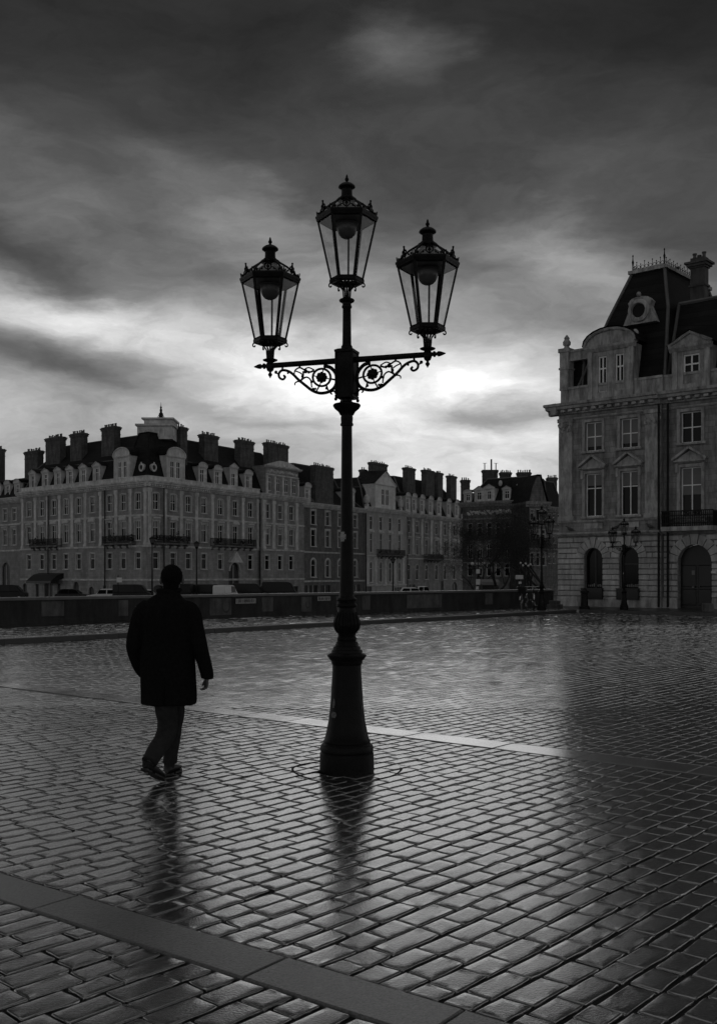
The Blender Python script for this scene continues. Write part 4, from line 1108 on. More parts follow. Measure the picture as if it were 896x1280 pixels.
def balcony(fx, s0, s1, z, out=.9, h=1.0, m='iron_far', step=.18, slab='trim', brackets=True, tb=.018, plants=0):
    mb = MB(); mb.box(s0, s1, -out, .02, z - .2, z)
    if brackets:
        x = s0 + .3
        while x < s1 - .2:
            mb.prism([(x - .1, z - .201), (x - .1, z - .75), (x + .1, z - .75), (x + .1, z - .201)][::-1], -.3, .02); mb.box(x - .1, x + .1, -out * .8, -.31, z - .45, z - .201); x += 1.6
    o = fx.put(mb, 'balcony', M[slab])
    mb = MB(); x = s0 + .04
    while x < s1:
        mb.box(x - tb, x + tb, -out + .03, -out + .065, z + .002, z + h); x += step
    for sx in (s0 + .04, s1 - .04):
        y = -out + step
        while y < 0: mb.box(sx - .018, sx + .018, y, y + .036, z + .002, z + h); y += step
        mb.box(sx - .025, sx + .025, -out + .07, .0, z + h - .05, z + h + .02)
    mb.box(s0 + .01, s1 - .01, -out + .02, -out + .075, z + h + .001, z + h + .05); mb.box(s0 + .01, s1 - .01, -out + .025, -out + .07, z + .12, z + .16); mb.box(s0 + .01, s1 - .01, -out + .025, -out + .07, z + h * .7, z + h * .7 + .04)
    build(mb, 'railing', M[m], o)
    if plants:
        mb = MB(); r = random.Random(int(s0 * 10)); 
        for i in range(plants):
            x = s0 + .4 + r.random() * (s1 - s0 - .8)
            for k in range(14): mb.ball((x + r.gauss(0, .25), -out * .6 + r.gauss(0, .15), z + .35 + abs(r.gauss(0, .40))), r.uniform(.06, .16), 5)
        build(mb, 'balcony_plants', M['leaf'], o)
    return o
def gz(Y): return -1.6 - max(Y - 120, 0) * .00583

# ================================================================== big corner block on the left
GR = 'stone blocks of houses across the water'
CA = (-28.8, 140.0); dLx = -(994 + 448) / F; dRx = (1180 - 448) / F
def on_line(C, dx, px):
    k = (px - 448) / F; t = (k * C[1] - C[0]) / (dx - k); return (C[0] + dx * t, C[1] + t)
LA_ = on_line(CA, dLx, 26); RAe = on_line(CA, dRx, 377); RA1 = on_line(CA, dRx, 325)
A = thing('corner_building', 'large grey stone corner block with slate mansard, domed dormers and a spiked turret', 'building', (CA[0], CA[1], gz(140)))
FL = FX(A, LA_, CA); FR = FX(A, CA, RA1)
ZC = 14.6; ZG = -2.4
levels = [(10.65, 12.95, .22, 'low', None), (6.4, 9.1, 0, 'cross', 'h'), (2.45, 4.74, 0, 't', None)]
WPXL = [37, 53, 68, 83, 99, 116, 137.4, 154.6, 173]; WPXR = [195, 216.6, 235.6, 255, 275.6, 294, 313]
def street_facade(fx, wpx, shop, levels=levels, zc=ZC, wm='stone_a', tm='trim', ww=1.18, hoods=('flat', 'seg'), pil=True, zshop=-.95, string_z=(5.7, 1.0, 9.95), cz=None, sills=True, pilw=.6, frame='frame', bl=.35, bshow=.14, zg=ZG, skip=(), sides=True):
    ss = [fx.spx(p) for p in wpx]
    mb = MB(); ops = []
    for i, s in enumerate(ss):
        for j, (a, b, ar, st, hd) in enumerate(levels):
            if (i, j) in skip: continue
            ops.append((s - ww / 2, s + ww / 2, a, b, ar))
    for (a, b, ar) in shop: ops.append((a, b, gz(fx.D(0)) - .3, ar[0], ar[1]))
    panel(mb, fx.L, zg, zc - .3, ops, .22)
    for xe in ((.0, fx.L) if sides else ()):
        mb.add([(xe, .002, zg), (xe, 10, zg), (xe, 10, zc - .3), (xe, .002, zc - .3)], [(0, 1, 2, 3)])
    fx.put(mb, 'wall', M[wm], fix=False)
    for i, s in enumerate(ss):
        for j, (a, b, ar, st, hd) in enumerate(levels):
            if (i, j) in skip: continue
            hood = (hoods[i % len(hoods)]) if hd == 'h' else hd
            window(fx.root, fx, s, a, ww, b - a, ar, st, hood, tm, frame, blind=bl, b=bshow)
    for (a, b, ar) in shop:
        mb = MB(); mb.box(a, b, .20, .24, zg, ar[0]); o = fx.put(mb, 'shopfront', M['shop'])
        n = max(1, int((b - a) / 1.1)); w = (b - a) / n
        for k in range(1, n): x = a + k * w; build(MB().box(x - .05, x + .05, .12, .19, zg, ar[0] - (.02 if not ar[1] else .5)), 'glazing_bar', M['trim'], o)
    if pil:
        ed = [(ss[i] + ss[i + 1]) / 2 for i in range(len(ss) - 1)]; ed = [max(ss[0] - (ss[1] - ss[0]) / 2, .35)] + ed + [min(ss[-1] + (ss[-1] - ss[-2]) / 2, fx.L - .35)]
        for s in ed: pilaster(fx, s, 5.75, zc - 1.0, pilw, m=tm)
    for z in string_z: string(fx, z, m=tm, zo=.003)
    cornice(fx, zc, .9, .75, tm, dent=.5)
    return ss
shopsL = [(FL.spx(a), FL.spx(b), (zt_, ar)) for a, b, zt_, ar in ((29, 34, .3, 1), (45, 49, .2, 0), (56, 66, .5, 0), (72, 76, .3, 0), (92, 99, .6, 1), (111, 118, -.1, 1), (129, 133, .1, 0), (160, 178, -.2, 0))]
shopsR = [(FR.spx(a), FR.spx(b), (zt_, ar)) for a, b, zt_, ar in ((192, 205, .2, .4), (226, 241, .1, .4), (286, 299, 3.6, 1), (308, 316, .0, 0))]
ssL = street_facade(FL, WPXL, shopsL, sides=False, hoods=('flat', 'seg', 'seg', 'seg', 'seg', 'seg', 'flat', 'seg', 'flat'))
levR = levels
ssR = street_facade(FR, WPXR, shopsR, sides=False, hoods=('flat', 'seg', 'flat', 'flat', 'flat', 'seg', 'flat'), skip={(5, 2)})
# projecting pavilion at the right end
nrm = -FR.inn
P1a = (RA1[0] + nrm.x * .5, RA1[1] + nrm.y * .5); P1b = (RAe[0] + nrm.x * .5, RAe[1] + nrm.y * .5)
FP = FX(A, P1a, P1b)
street_facade(FP, [334, 350, 364], [(FP.spx(326), FP.spx(345), (-.1, 0)), (FP.spx(357), FP.spx(373), (-.3, 0))], hoods=('flat', 'flat', 'flat'), pilw=.8)
# attic of the pavilion
mb = MB(); wq = FP.L - 2.6; ops = [(2.6 + wq * (i + .5) / 4 - .5, 2.6 + wq * (i + .5) / 4 + .5, ZC + .6, ZC + 2.7, 0) for i in range(4)]
ops = [(o_[0] - 1.3, o_[1] - 1.3, o_[2], o_[3], 0) for o_ in ops]
panel(mb, FP.L - 1.3, ZC + .05, ZC + 4.6, ops, .2, x0=1.3)
mb.box(1.3, 1.32, .002, 4, ZC + .05, ZC + 4.6); mb.box(FP.L - 1.32, FP.L - 1.3, .002, 4, ZC + .05, ZC + 4.6)
at_ = ob('attic', mb.mesh('attic', M['stone_a'], fix=False), A, FP.at(0, 0, .3), FP.rz)
for o_ in ops:
    fr, pn, bl = win_meshes(1.0, 2.1, 0, 'cross', 'frame', .075, .16); ob('window_frame', fr, at_, ((o_[0] + o_[1]) / 2, 0, ZC + .6)); ob('pane', pn, at_, ((o_[0] + o_[1]) / 2, 0, ZC + .6))
mb = MB(); lx = 1.3; rx_ = FP.L - 1.3
for i in range(5):
    x = lx + .25 + (rx_ - lx - .5) * i / 4; mb.box(x - .2, x + .2, .10, .32, ZC + .06, ZC + 3.0)
mb.box(lx, rx_, .18, .31, ZC + 3.1, ZC + 3.3)
r2 = random.Random(4)
for i in range(26): mb.ball((lx + .5 + (rx_ - lx - 1) * i / 25, .28, ZC + 3.75 + r2.uniform(-.15, .15)), r2.uniform(.14, .26), 6, (1, .5, 1.2))
mb.extrude_x([(.0, ZC + 4.3), (-.3, ZC + 4.5), (-.35, ZC + 4.65), (.4, ZC + 4.66), (.4, ZC + 4.3)], lx - .3, rx_ + .3)
mb.prism([(lx - .3, ZC + 4.665), (rx_ + .3, ZC + 4.665), ((lx + rx_) / 2 + 1.2, ZC + 5.6), ((lx + rx_) / 2 - 1.2, ZC + 5.6)], -.05, .3)
FP.put(mb, 'gable', M['trim'])
BK = (LA_[0] + RAe[0] - CA[0], LA_[1] + RAe[1] - CA[1])
polyA = [CA, RAe, BK, LA_]
roof(A, inset(polyA, .35), [(0, ZC + .02), (1.5, ZC + 3.6), (5.0, 22.0)], 'slate')
# steep corner pavilion roof
def along(C, dx, t): return (C[0] + dx * t, C[1] + t)
a_ = along(CA, dRx, 8.5); b_ = along(CA, dLx, 4.6); c_ = (a_[0] + b_[0] - CA[0], a_[1] + b_[1] - CA[1])
roof(A, inset([CA, a_, c_, b_], .32), [(0, ZC + .03), (.9, ZC + 3.0), (2.0, 21.6)], 'slate', 'corner_roof', 'slate')
mb = MB()
for P, Q in ((CA, RA1), (LA_, CA)):
    f = FX(A, P, Q); m_ = MB(); m_.box(.1, f.L - .1, -.05, .3, ZC + .035, ZC + .55); m_.box(.05, f.L - .05, -.12, .34, ZC + .552, ZC + .66); f.put(m_, 'parapet', M['trim'])
dormer(FL, FL.spx(152), ZC + .2, 3.7, 3.5, 2, 'seg', .12, 3, ww=.8, wh=2.3)
dormer(FR, FR.spx(220.5), ZC + .2, 3.9, 3.6, 2, 'seg', .12, 3, ww=.85, wh=2.4)
for p in (38, 54, 69.5, 84.5, 101, 118): dormer(FL, FL.spx(p), ZC + .25, 1.75, 2.6, 1, 'tri', .45, 2.5, ww=.85, wh=1.9)
for p, h_ in ((256, 2.7), (275, 2.6), (295, 3.3), (313, 2.6)): dormer(FR, FR.spx(p), ZC + .25, 1.9, h_, 1, 'seg' if p != 295 else 'tri', .45, 2.5, ww=.9, wh=1.95)
oculus(FL, FL.spx(173), ZC + 1.9, .45, .62); oculus(FR, FR.spx(196.5), ZC + 1.9, .45, .62)
for p0, p1, yt, pots in ((30, 56, 564, 9), (56, 84, 547, 9), (88, 110, 542, 8), (127, 151, 534, 9)):
    chimney(A, p0, p1, yt, 600, FL.D(FL.spx((p0 + p1) / 2)) + 5.5, FL.rz, pots)
for p0, p1, yt, pots in ((251, 271, 544, 7), (295, 316, 551, 8), (330, 360, 555, 10)):
    chimney(A, p0, p1, yt, 600, FR.D(FR.spx((p0 + p1) / 2)) + 5.0, FR.rz, pots)
# rooftop turret
tx, _, _ = at(204, 0, 148); mb = MB(); 
def bx(mb, px0, px1, y0, y1, D, dd): 
    x0, _, z1 = at(px0, y0, D); x1, _, z0 = at(px1, y1, D); cx, hw = (x0 + x1) / 2, (x1 - x0) / 2
    mb.box(cx - hw, cx + hw, D - dd, D + dd, z0, z1)
bx(mb, 177, 220, 536, 552, 148, 2.8); bx(mb, 175, 222, 533.5, 536, 148, 3.2); bx(mb, 184, 219, 527, 533.5, 148, 2.0); bx(mb, 181.5, 221, 525, 527, 148, 2.5)
for i in range(7): bx(mb, 179 + i * 6.2, 181 + i * 6.2, 536.1, 545, 145.16, .12)
mb.xf(Matrix.Translation((-A.location.x, -A.location.y, -A.location.z))); build(mb, 'roof_turret', M['trim'], A)
mb = MB(); sx, _, sz = at(201.5, 525, 148); _, _, s2 = at(0, 503, 148)
mb.lathe([(sz, .55), (sz + .5, .3), (sz + .9, .32), (sz + 1.1, .16), (sz + 1.5, .2), (sz + 1.6, .10), (sz + 1.85, .16), (sz + 2.0, .05), (s2, .02)], 8, (sx, 148, 0))
for s_ in (-1, 1): mb.tube([(sx + s_ * 1.0, 148, sz + .1), (sx + s_ * .5, 148, sz + .35), (sx + s_ * .2, 148, sz + .9)], .04, 5)
mb.xf(Matrix.Translation((-A.location.x, -A.location.y, -A.location.z))); build(mb, 'spire', M['iron_far'], A)
chimney(A, 221, 232, 534, 560, 149.5, FR.rz, 3)
M['stone_d'] = add_soot(add_bricks(mat('blackened_stone', .19, rough=.9, var=.3, scale=1.2, bump=.2), .9, .34, .018, .5, .28, .5), .35, .5)
# balconies and awning
for fx, a, b in ((FL, 43, 78), (FL, 134, 170), (FR, 191, 232), (FR, 263, 315)): balcony(fx, fx.spx(a), fx.spx(b), 6.05, step=.17, slab='stone_d', tb=.035, plants=6 if a != 263 else 2)
mb = MB(); sa, sb = FL.spx(49), FL.spx(80)
mb.extrude_x([(.02, 1.9), (-1.0, 1.6), (-2.2, .7), (-2.2, .35), (-2.1, .35), (.02, 1.2)], sa, sb); FL.put(mb, 'awning', M['shop'])
mb = MB(); s_ = FR.spx(293); mb.prism([(s_ - 1.7, 3.5), (s_ + 1.7, 3.5), (s_, 5.2)], -.5, .02); mb.tube([(s_ + 1.35 * math.cos(t), -.1, 2.2 + 1.45 * math.sin(t)) for t in [PI * i / 12 for i in range(13)]], .16, 6); FR.put(mb, 'portal', M['trim'])
for fx, pp in ((FL, (62, 133)), (FR, (204, 325))):
    for p in pp:
        s_ = min(fx.spx(p), fx.L - .15); mb = MB(); mb.tube([(s_, -.22, ZC - .9), (s_, -.22, -2)], .09, 6); fx.put(mb, 'drainpipe', M['iron_far'])

# ================================================================== lower house at far left
F0 = (LA_[0] + (LA_[0] - CA[0]) * .0, LA_[1]); F1 = on_line(CA, dLx, -30)
Fb = thing('town_house', 'lower stone house at the far left edge, adjoining the corner block, with small dormers', 'building', (F1[0], F1[1], gz(165)), group=GR)
FF = FX(Fb, (F1[0] + .3, F1[1] + .4), (LA_[0] + .3, LA_[1] + .4))
street_facade(FF, [-22, -13, -3.5, 7, 18.5], [(FF.spx(-18), FF.spx(-6), (.3, 0)), (FF.spx(3), FF.spx(13), (3.6, 1)), (FF.spx(16), FF.spx(24), (-.4, 0))],
              levels=[(10.3, 12.3, 0, 'cross', None), (6.4, 8.9, 0, 'cross', 'flat')], zc=14.0, string_z=(5.6, 9.8), pil=False, sides=False)
for p in (-22, -13, -3.5, 8, 20): dormer(FF, FF.spx(p), 14.15, 1.6, 2.2, 1, 'seg', .3, 2.5, ww=.8, wh=1.6)
bk = [(p[0] + FF.inn.x * 12, p[1] + FF.inn.y * 12) for p in ((F1[0], F1[1]), (LA_[0], LA_[1]))]
roof(Fb, inset([F1, LA_, bk[1], bk[0]], .45), [(0, 14.02), (1.2, 16.6), (4.5, 17.6)], 'slate')
chimney(Fb, -16, 8, 562, 600, 171, FF.rz, 9)

# ================================================================== street going off to the right: brick house, pale house, pilastered terrace
RB1 = on_line(CA, dRx, 456); RC1 = on_line(CA, dRx, 506); RD1 = on_line(CA, dRx, 585)
B = thing('brick_house', 'dark brick house with white window surrounds and shallow slate roof, right of the corner block', 'building', (RAe[0], RAe[1], gz(175)), group=GR)
FB = FX(B, RAe, RB1)
street_facade(FB, [391.5, 409.5, 425, 443.5], [(FB.spx(381), FB.spx(397), (-.2, 0)), (FB.spx(401), FB.spx(413), (-.2, 0)), (FB.spx(432), FB.spx(450), (-.2, 0))],
              levels=[(10.3, 12.7, 0, 't', None), (6.5, 9.4, 0, 't', None), (1.2, 4.3, 1, 't', None)], zc=14.0, wm='brick', tm='trim', ww=1.35, hoods=(None,), pil=False, string_z=(5.6, .6), bshow=.30, bl=.1)
dB = Vector(((RB1[0] - RAe[0]), (RB1[1] - RAe[1]), 0)).normalized(); inB = FB.inn
def back(P, k): return (P[0] + inB.x * k, P[1] + inB.y * k)
roof(B, inset([RAe, RB1, back(RB1, 13), back(RAe, 13)], .3), [(0, 14.02), (3.2, 17.2), (4.6, 21.2)], 'slate')
mb = MB(); s0, s1 = FB.spx(393), FB.spx(421); mb.add([(s0, .5, 14.3), (s1, .5, 14.3), (s1 - 1.2, 3.9, 17.5), (s0 - 1.5, 3.9, 17.5)], [(0, 1, 2, 3)]); FB.put(mb, 'glass_rooflight', M['lead'], fix=False)
dormer(FB, FB.spx(386), 14.15, 1.9, 2.6, 1, 'seg', .3, 3, ww=.8, wh=1.8); dormer(FB, FB.spx(441), 14.15, 2.0, 2.8, 1, 'seg', .3, 3, ww=.9, wh=1.9)
chimney(B, 388, 417, 583, 625, 181, FB.rz, 9); chimney(B, 377, 384, 606, 625, 178, FB.rz, 2)
for p in (426, 437):
    s_ = FB.spx(p)

Cb = thing('gabled_house', 'pale stone house with a pedimented gable on top, between the brick house and the terrace', 'building', (RB1[0], RB1[1], gz(192)), group=GR)
FC = FX(Cb, back(RB1, -.35), back(RC1, -.35))
street_facade(FC, [463.5, 475.6, 487.4, 499], [(FC.spx(458), FC.spx(465), (-.6, 0)), (FC.spx(493), FC.spx(503), (-.9, 0))],
              levels=[(10.2, 12.7, 0, 't', None), (5.9, 9.5, 0, 'cross', 'seg'), (.2, 4.1, 1, 'cross', None)], zc=14.4, wm='stone_b', tm='trim_pale', ww=1.25, hoods=('seg',), pil=False, string_z=(5.3, -.3), bl=.1)
for p in (458, 469.5, 481.5, 493.5, 503.5): pilaster(FC, min(max(FC.spx(p), .4), FC.L - .4), -.2, 5.0, .6, m='trim_pale'); 
dormer(FC, FC.spx(482), 14.45, 8.3, 4.6, 2, 'tri', .1, 5, 'trim_pale', ww=1.3, wh=3.1, name='gable')
roof(Cb, inset([RB1, RC1, back(RC1, 13), back(RB1, 13)], .4), [(0, 14.42), (1.8, 18.4), (3.4, 20.3)], 'slate')
balcony(FC, FC.spx(470), FC.spx(501), 5.45, 1.0, 1.0, step=.2, slab='stone_d', tb=.045, plants=4)
chimney(Cb, 459.5, 485, 579, 600, 203, FC.rz, 7); chimney(Cb, 450.5, 457, 587, 600, 203, FC.rz, 2)
for p in (460, 502):
    mb = MB(); s_ = FC.spx(p); mb.lathe([(14.4, .45), (14.9, .45), (15.0, .25), (15.2, .5), (15.9, .62), (16.6, .4), (16.7, .2), (17.2, .25), (17.3, .05)], 10, (s_, .3, 0))
    FC.put(mb, 'stone_urn', M['trim'], smooth=True)
for fx in (FB, FC): fx.put(MB().tube([(fx.L - .1, -.28, 13.2), (fx.L - .1, -.28, -2)], .10, 6), 'drainpipe', M['iron_far'])

Dt = thing('terrace', 'long stone terrace with close-set pilasters and dormers, right of the pale gabled house', 'building', (RC1[0], RC1[1], gz(207)), group=GR)
FD = FX(Dt, RC1, RD1)
street_facade(FD, [510.5, 521, 532.5, 545, 555.5, 567, 577.5], [(FD.spx(550), FD.spx(554), (.2, 0)), (FD.spx(565), FD.spx(571), (.0, 1)), (FD.spx(511), FD.spx(519), (-.4, 0))],
              levels=[(10.2, 12.6, 0, 't', None), (5.7, 8.9, 0, 'cross', 'h'), (.6, 3.7, 1, 't', None)], zc=14.2, ww=1.5, hoods=('flat', 'flat', 'flat', 'seg', 'flat', 'seg', 'flat'), string_z=(5.0,), pilw=1.0, bl=.15)
balcony(FD, FD.spx(529), FD.spx(550), 4.9, 1.0, 1.0, step=.2, slab='stone_d', tb=.05, plants=4)
for p in (511, 519, 529, 539.5, 550, 562, 572, 580): dormer(FD, FD.spx(p), 14.35, 2.1, 3.3, 1, 'seg', .3, 3, ww=1.0, wh=2.3)
roof(Dt, inset([RC1, RD1, back(RD1, 14), back(RC1, 14)], .35), [(0, 14.22), (1.6, 17.8), (5.0, 22.2)], 'slate')
for p0, p1, yt, pots in ((503, 519, 585, 5), (526, 543, 588, 6), (542, 553, 591, 4), (557.5, 570.5, 595, 4)):
    chimney(Dt, p0, p1, yt, 620, FD.D(FD.spx((p0 + p1) / 2)) + 5.5, FD.rz, pots)

# ================================================================== dark mansion behind the trees
DE = 186.0
E0 = ((580 - 448) / F * DE, DE + 3); E1 = ((668 - 448) / F * (DE - 6), DE - 6); 
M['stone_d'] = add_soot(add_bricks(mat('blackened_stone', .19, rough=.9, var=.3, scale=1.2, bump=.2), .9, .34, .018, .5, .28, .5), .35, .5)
M['trim_d'] = add_soot(mat('blackened_trim', .34, rough=.85, var=.3, scale=1.5, bump=.25), .5, .5)
E = thing('mansion', 'soot-dark mansion with tall slate mansard and masts on its chimney, behind bare trees', 'building', (E0[0], E0[1], gz(186)), group=GR)
FE = FX(E, E0, E1)
wpx = [587, 599, 611, 622, 633, 645, 657]
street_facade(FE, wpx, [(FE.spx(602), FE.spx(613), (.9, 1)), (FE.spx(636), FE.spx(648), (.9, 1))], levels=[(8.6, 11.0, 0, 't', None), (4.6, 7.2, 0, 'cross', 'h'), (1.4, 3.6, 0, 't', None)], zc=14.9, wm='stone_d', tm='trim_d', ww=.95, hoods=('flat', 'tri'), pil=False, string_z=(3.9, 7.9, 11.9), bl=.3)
mb = MB(); r2 = random.Random(9)
for i in range(70): mb.ball((FE.spx(584 + 80 * (i + .5) / 70), -.08, 13.0 + r2.uniform(-.35, .35)), r2.uniform(.12, .26), 6, (1.3, .5, 1.1))
FE.put(mb, 'carved_frieze', M['trim'])
def backE(P, k): return (P[0] + FE.inn.x * k, P[1] + FE.inn.y * k)
roof(E, inset([E0, E1, backE(E1, 13), backE(E0, 13)], .35), [(0, 14.92), (3.0, 19.3)], 'slate')
dormer(FE, FE.spx(583), 15.0, 1.6, 1.7, 1, 'seg', .4, 3, ww=.8, wh=1.2); dormer(FE, FE.spx(597.5), 15.0, 1.9, 2.1, 1, 'tri', .3, 3, ww=.9, wh=1.4)
dormer(FE, FE.spx(610), 15.0, 2.2, 2.3, 1, 'tri', .3, 3, ww=.8, wh=1.5); dormer(FE, FE.spx(632), 15.0, 1.6, 2.0, 1, 'tri', .3, 3, ww=.9, wh=1.4)
dormer(FE, FE.spx(655), 15.0, 3.0, 2.6, 2, 'flat', .3, 4, ww=.7, wh=1.6)
mb = MB(); mb.ball((FE.spx(617.5), 2.2, 18.3), .4, 10, (1, .5, 1.4)); FE.put(mb, 'roof_vent', M['trim'])
chimney(E, 602, 622, 587.5, 600, 192, 0, 0); chimney(E, 624, 638.5, 590.5, 600, 192, 0, 6); chimney(E, 645.5, 663, 590.5, 600, 190, 0, 6); chimney(E, 575.5, 587, 600, 620, 193, 0, 4)
mb = MB()
for p, yt in ((613.8, 574), (605.5, 579), (619.5, 579), (662, 587)):
    x, y_, z1 = at(p, yt, 192 if p < 650 else 190); _, _, z0 = at(p, 592, 192); mb.tube([(x, y_, z0), (x, y_, z1)], .10 if p != 613.8 else .16, 6)
    if p in (605.5, 619.5): mb.tube([(x - .4, y_, z1), (x + .4, y_, z1)], .04, 5)
mb.xf(Matrix.Translation((-E.location.x, -E.location.y, -E.location.z))); build(mb, 'mast', M['iron_far'], E)
# gabled tower at its right
G0 = (E1[0] + .1, E1[1] - 1.0); G1 = ((699 - 448) / F * 181, 181.0 + 3)
T = thing('gabled_tower_house', 'narrow dark house with a steep pointed gable, just left of the near corner building', 'building', (G0[0], G0[1], gz(181)), group=GR)
FT = FX(T, ((661 - 448) / F * 176, 176), ((683 - 448) / F * 177, 177)); 
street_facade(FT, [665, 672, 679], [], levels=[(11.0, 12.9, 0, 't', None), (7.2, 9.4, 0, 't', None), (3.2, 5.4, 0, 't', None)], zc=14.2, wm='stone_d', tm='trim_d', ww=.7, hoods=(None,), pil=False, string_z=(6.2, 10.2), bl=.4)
mb = MB(); L_ = FT.L; mb.prism([(0, 14.2), (L_, 14.2), (L_ * .78, 16.8), (L_ * .62, 18.6), (L_ * .45, 18.6), (L_ * .2, 16.8)], .0, .5); FT.put(mb, 'gable_front', M['stone_d'])
rf = MB(); pr_ = [(-.2, 14.3), (L_ * .16, 16.9), (L_ * .42, 18.9), (L_ * .65, 18.9), (L_ * .82, 16.9), (L_ + .2, 14.3)]
rf.add([(x, -.3, z) for x, z in pr_] + [(x, 12, z) for x, z in pr_], [(i, i + 1, i + 7, i + 6) for i in range(5)]); FT.put(rf, 'roof', M['slate'], fix=False)
mb = MB(); mb.box(0, .02, .01, 12, ZG, 14.3); mb.box(L_ - .02, L_, .01, 12, ZG, 14.3); FT.put(mb, 'side_wall', M['stone_d'])
rest = FX(T, ((683 - 448) / F * 180, 180), ((703 - 448) / F * 184, 184))
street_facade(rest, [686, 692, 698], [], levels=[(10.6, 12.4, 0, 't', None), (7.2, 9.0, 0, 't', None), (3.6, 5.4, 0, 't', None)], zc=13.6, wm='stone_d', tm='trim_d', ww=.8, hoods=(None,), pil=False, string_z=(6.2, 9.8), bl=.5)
P0r, P1r = (rest.P0.x, rest.P0.y), (rest.P1.x, rest.P1.y)
roof(T, [P0r, P1r, (P1r[0] + rest.inn.x * 12, P1r[1] + rest.inn.y * 12), (P0r[0] + rest.inn.x * 12, P0r[1] + rest.inn.y * 12)], [(0, 13.62), (1.2, 18.2)], 'slate')
chimney(T, 683, 695.5, 597, 610, 186, 0, 5)
# blocks further off that close the gaps for a viewer a step to the side
def backdrop(px0, px1, D0, D1, zc, label, n):
    P0 = ((px0 - 448) / F * D0, D0); P1 = ((px1 - 448) / F * D1, D1)
    K = thing('town_house', label, 'building', (P0[0], P0[1], gz(D0)), group=GR); fx = FX(K, P0, P1)
    street_facade(fx, [px0 + (px1 - px0) * (i + .5) / n for i in range(n)], [], levels=[(10.4, 12.4, 0, 't', None), (6.4, 8.9, 0, 'cross', 'flat'), (2.2, 4.4, 0, 't', None)], zc=zc, pil=False, string_z=(5.6,))
    q = [(p[0] + fx.inn.x * 12, p[1] + fx.inn.y * 12) for p in (P0, P1)]
    roof(K, inset([P0, P1, q[1], q[0]], .4), [(0, zc + .02), (1.4, zc + 2.8), (4.5, zc + 4)], 'slate'); return K

# ================================================================== near corner building on the right
GC = Vector((10.0, 51.2, 0)); GD = Vector((.752, -.659, 0)); GD.normalize()
G = thing('corner_mansion', 'grand stone building at right with rusticated arches and a steep pavilion roof', 'building', (GC.x, GC.y, KH - .01))
GLEN = 17.0; SB = 5.42
e1 = GC + GD * SB; e2 = GC + GD * GLEN; gin = Vector((-GD.y, GD.x, 0))
FG = FX(G, (GC.x, GC.y), (e1.x, e1.y))                       # left bay, slightly proud
o_ = gin * .18
FH = FX(G, (e1.x + o_.x, e1.y + o_.y), (e2.x + o_.x, e2.y + o_.y))
sA, sB = FG.spx(741.5), FG.spx(786); sC = FH.spx(863); sD_ = FH.spx(868); step_ = 3.1
ZGB = .11
right_w = [sC + i * step_ for i in range(4)]; right_d = [sD_ + i * step_ for i in range(4)]
ww1 = .92
opsL = []; opsR = []
for s in (sA, sB):
    opsL += [(s - .46, s + .46, 7.70, 9.12, 0), (s - .46, s + .46, 4.50, 6.60, 0), (s - .50, s + .50, .62, 2.98, 1)]
for s in right_w: opsR += [(s - .50, s + .50, 7.72, 9.15, 0), (s - .50, s + .50, 4.20, 6.60, 0)]
for i, s in enumerate(right_d): opsR.append((s - .80, s + .80, ZGB, 3.05, 1))
mb = MB(); panel(mb, FG.L, ZGB, 9.9, opsL, .30); FG.put(mb, 'wall', M['stone_g'], fix=False)
mb = MB(); panel(mb, FH.L, ZGB, 9.9, opsR, .30); FH.put(mb, 'wall', M['stone_g'], fix=False)
mb = MB(); mb.add([(FG.L, 0, ZGB), (FG.L, .18, ZGB), (FG.L, .18, 9.9), (FG.L, 0, 9.9)], [(0, 1, 2, 3)]); FG.put(mb, 'wall', M['stone_g'], fix=False)
# left flank, seen only from aside
FK = FX(G, (GC + gin * 14).to_2d()[:], (GC.x, GC.y))
opk = []
for i in range(5): opk += [(1.6 + i * 2.5, 2.5 + i * 2.5, 7.70, 9.12, 0), (1.6 + i * 2.5, 2.5 + i * 2.5, 4.5, 6.6, 0)]
mb = MB(); panel(mb, FK.L, ZGB, 9.9, opk, .3); FK.put(mb, 'wall', M['stone_g'], fix=False)
for i in range(5):
    for z0_, z1_, hd in ((7.7, 9.12, None), (4.5, 6.6, 'tri')): window(G, FK, 2.05 + i * 2.5, z0_, .9, z1_ - z0_, 0, 'cross', hd, 'trim_g', b=.13, t=.045)
for s in (sA, sB):
    w_ = window(G, FG, s, 7.70, .92, 1.42, 0, 'low', None, 'trim_g', blind=1.1 if False else 0, b=.13, t=.05, dep=.20)
    bm_ = MB().box(-.41, .41, .178, .181, .10 + .14, 1.38).mesh('blind', M['blind']); ob('blind', bm_, w_)
    w_ = window(G, FG, s, 4.50, .92, 2.10, 0, 'cross', 'tri', 'trim_g', blind=0, b=.13, t=.05, dep=.20)
    bm_ = MB().box(-.41, .41, .178, .181, 1.52 if s == sA else 1.45, 2.05).mesh('blind', M['blind'])
    if s == sA or s == sB: ob('blind', bm_, w_)
for i, s in enumerate(right_w):
    window(G, FH, s, 7.72, 1.0, 1.43, 0, 'low', None, 'trim_g', blind=0, b=.15, t=.05, dep=.20)
    w_ = window(G, FH, s, 4.20, 1.0, 2.40, 0, 'cross', 'tri', 'trim_g', blind=0, b=.15, t=.05, dep=.20)
    ob('blind', MB().box(-.45, .45, .178, .181, 1.15, 2.34).mesh('blind', M['blind']), w_)
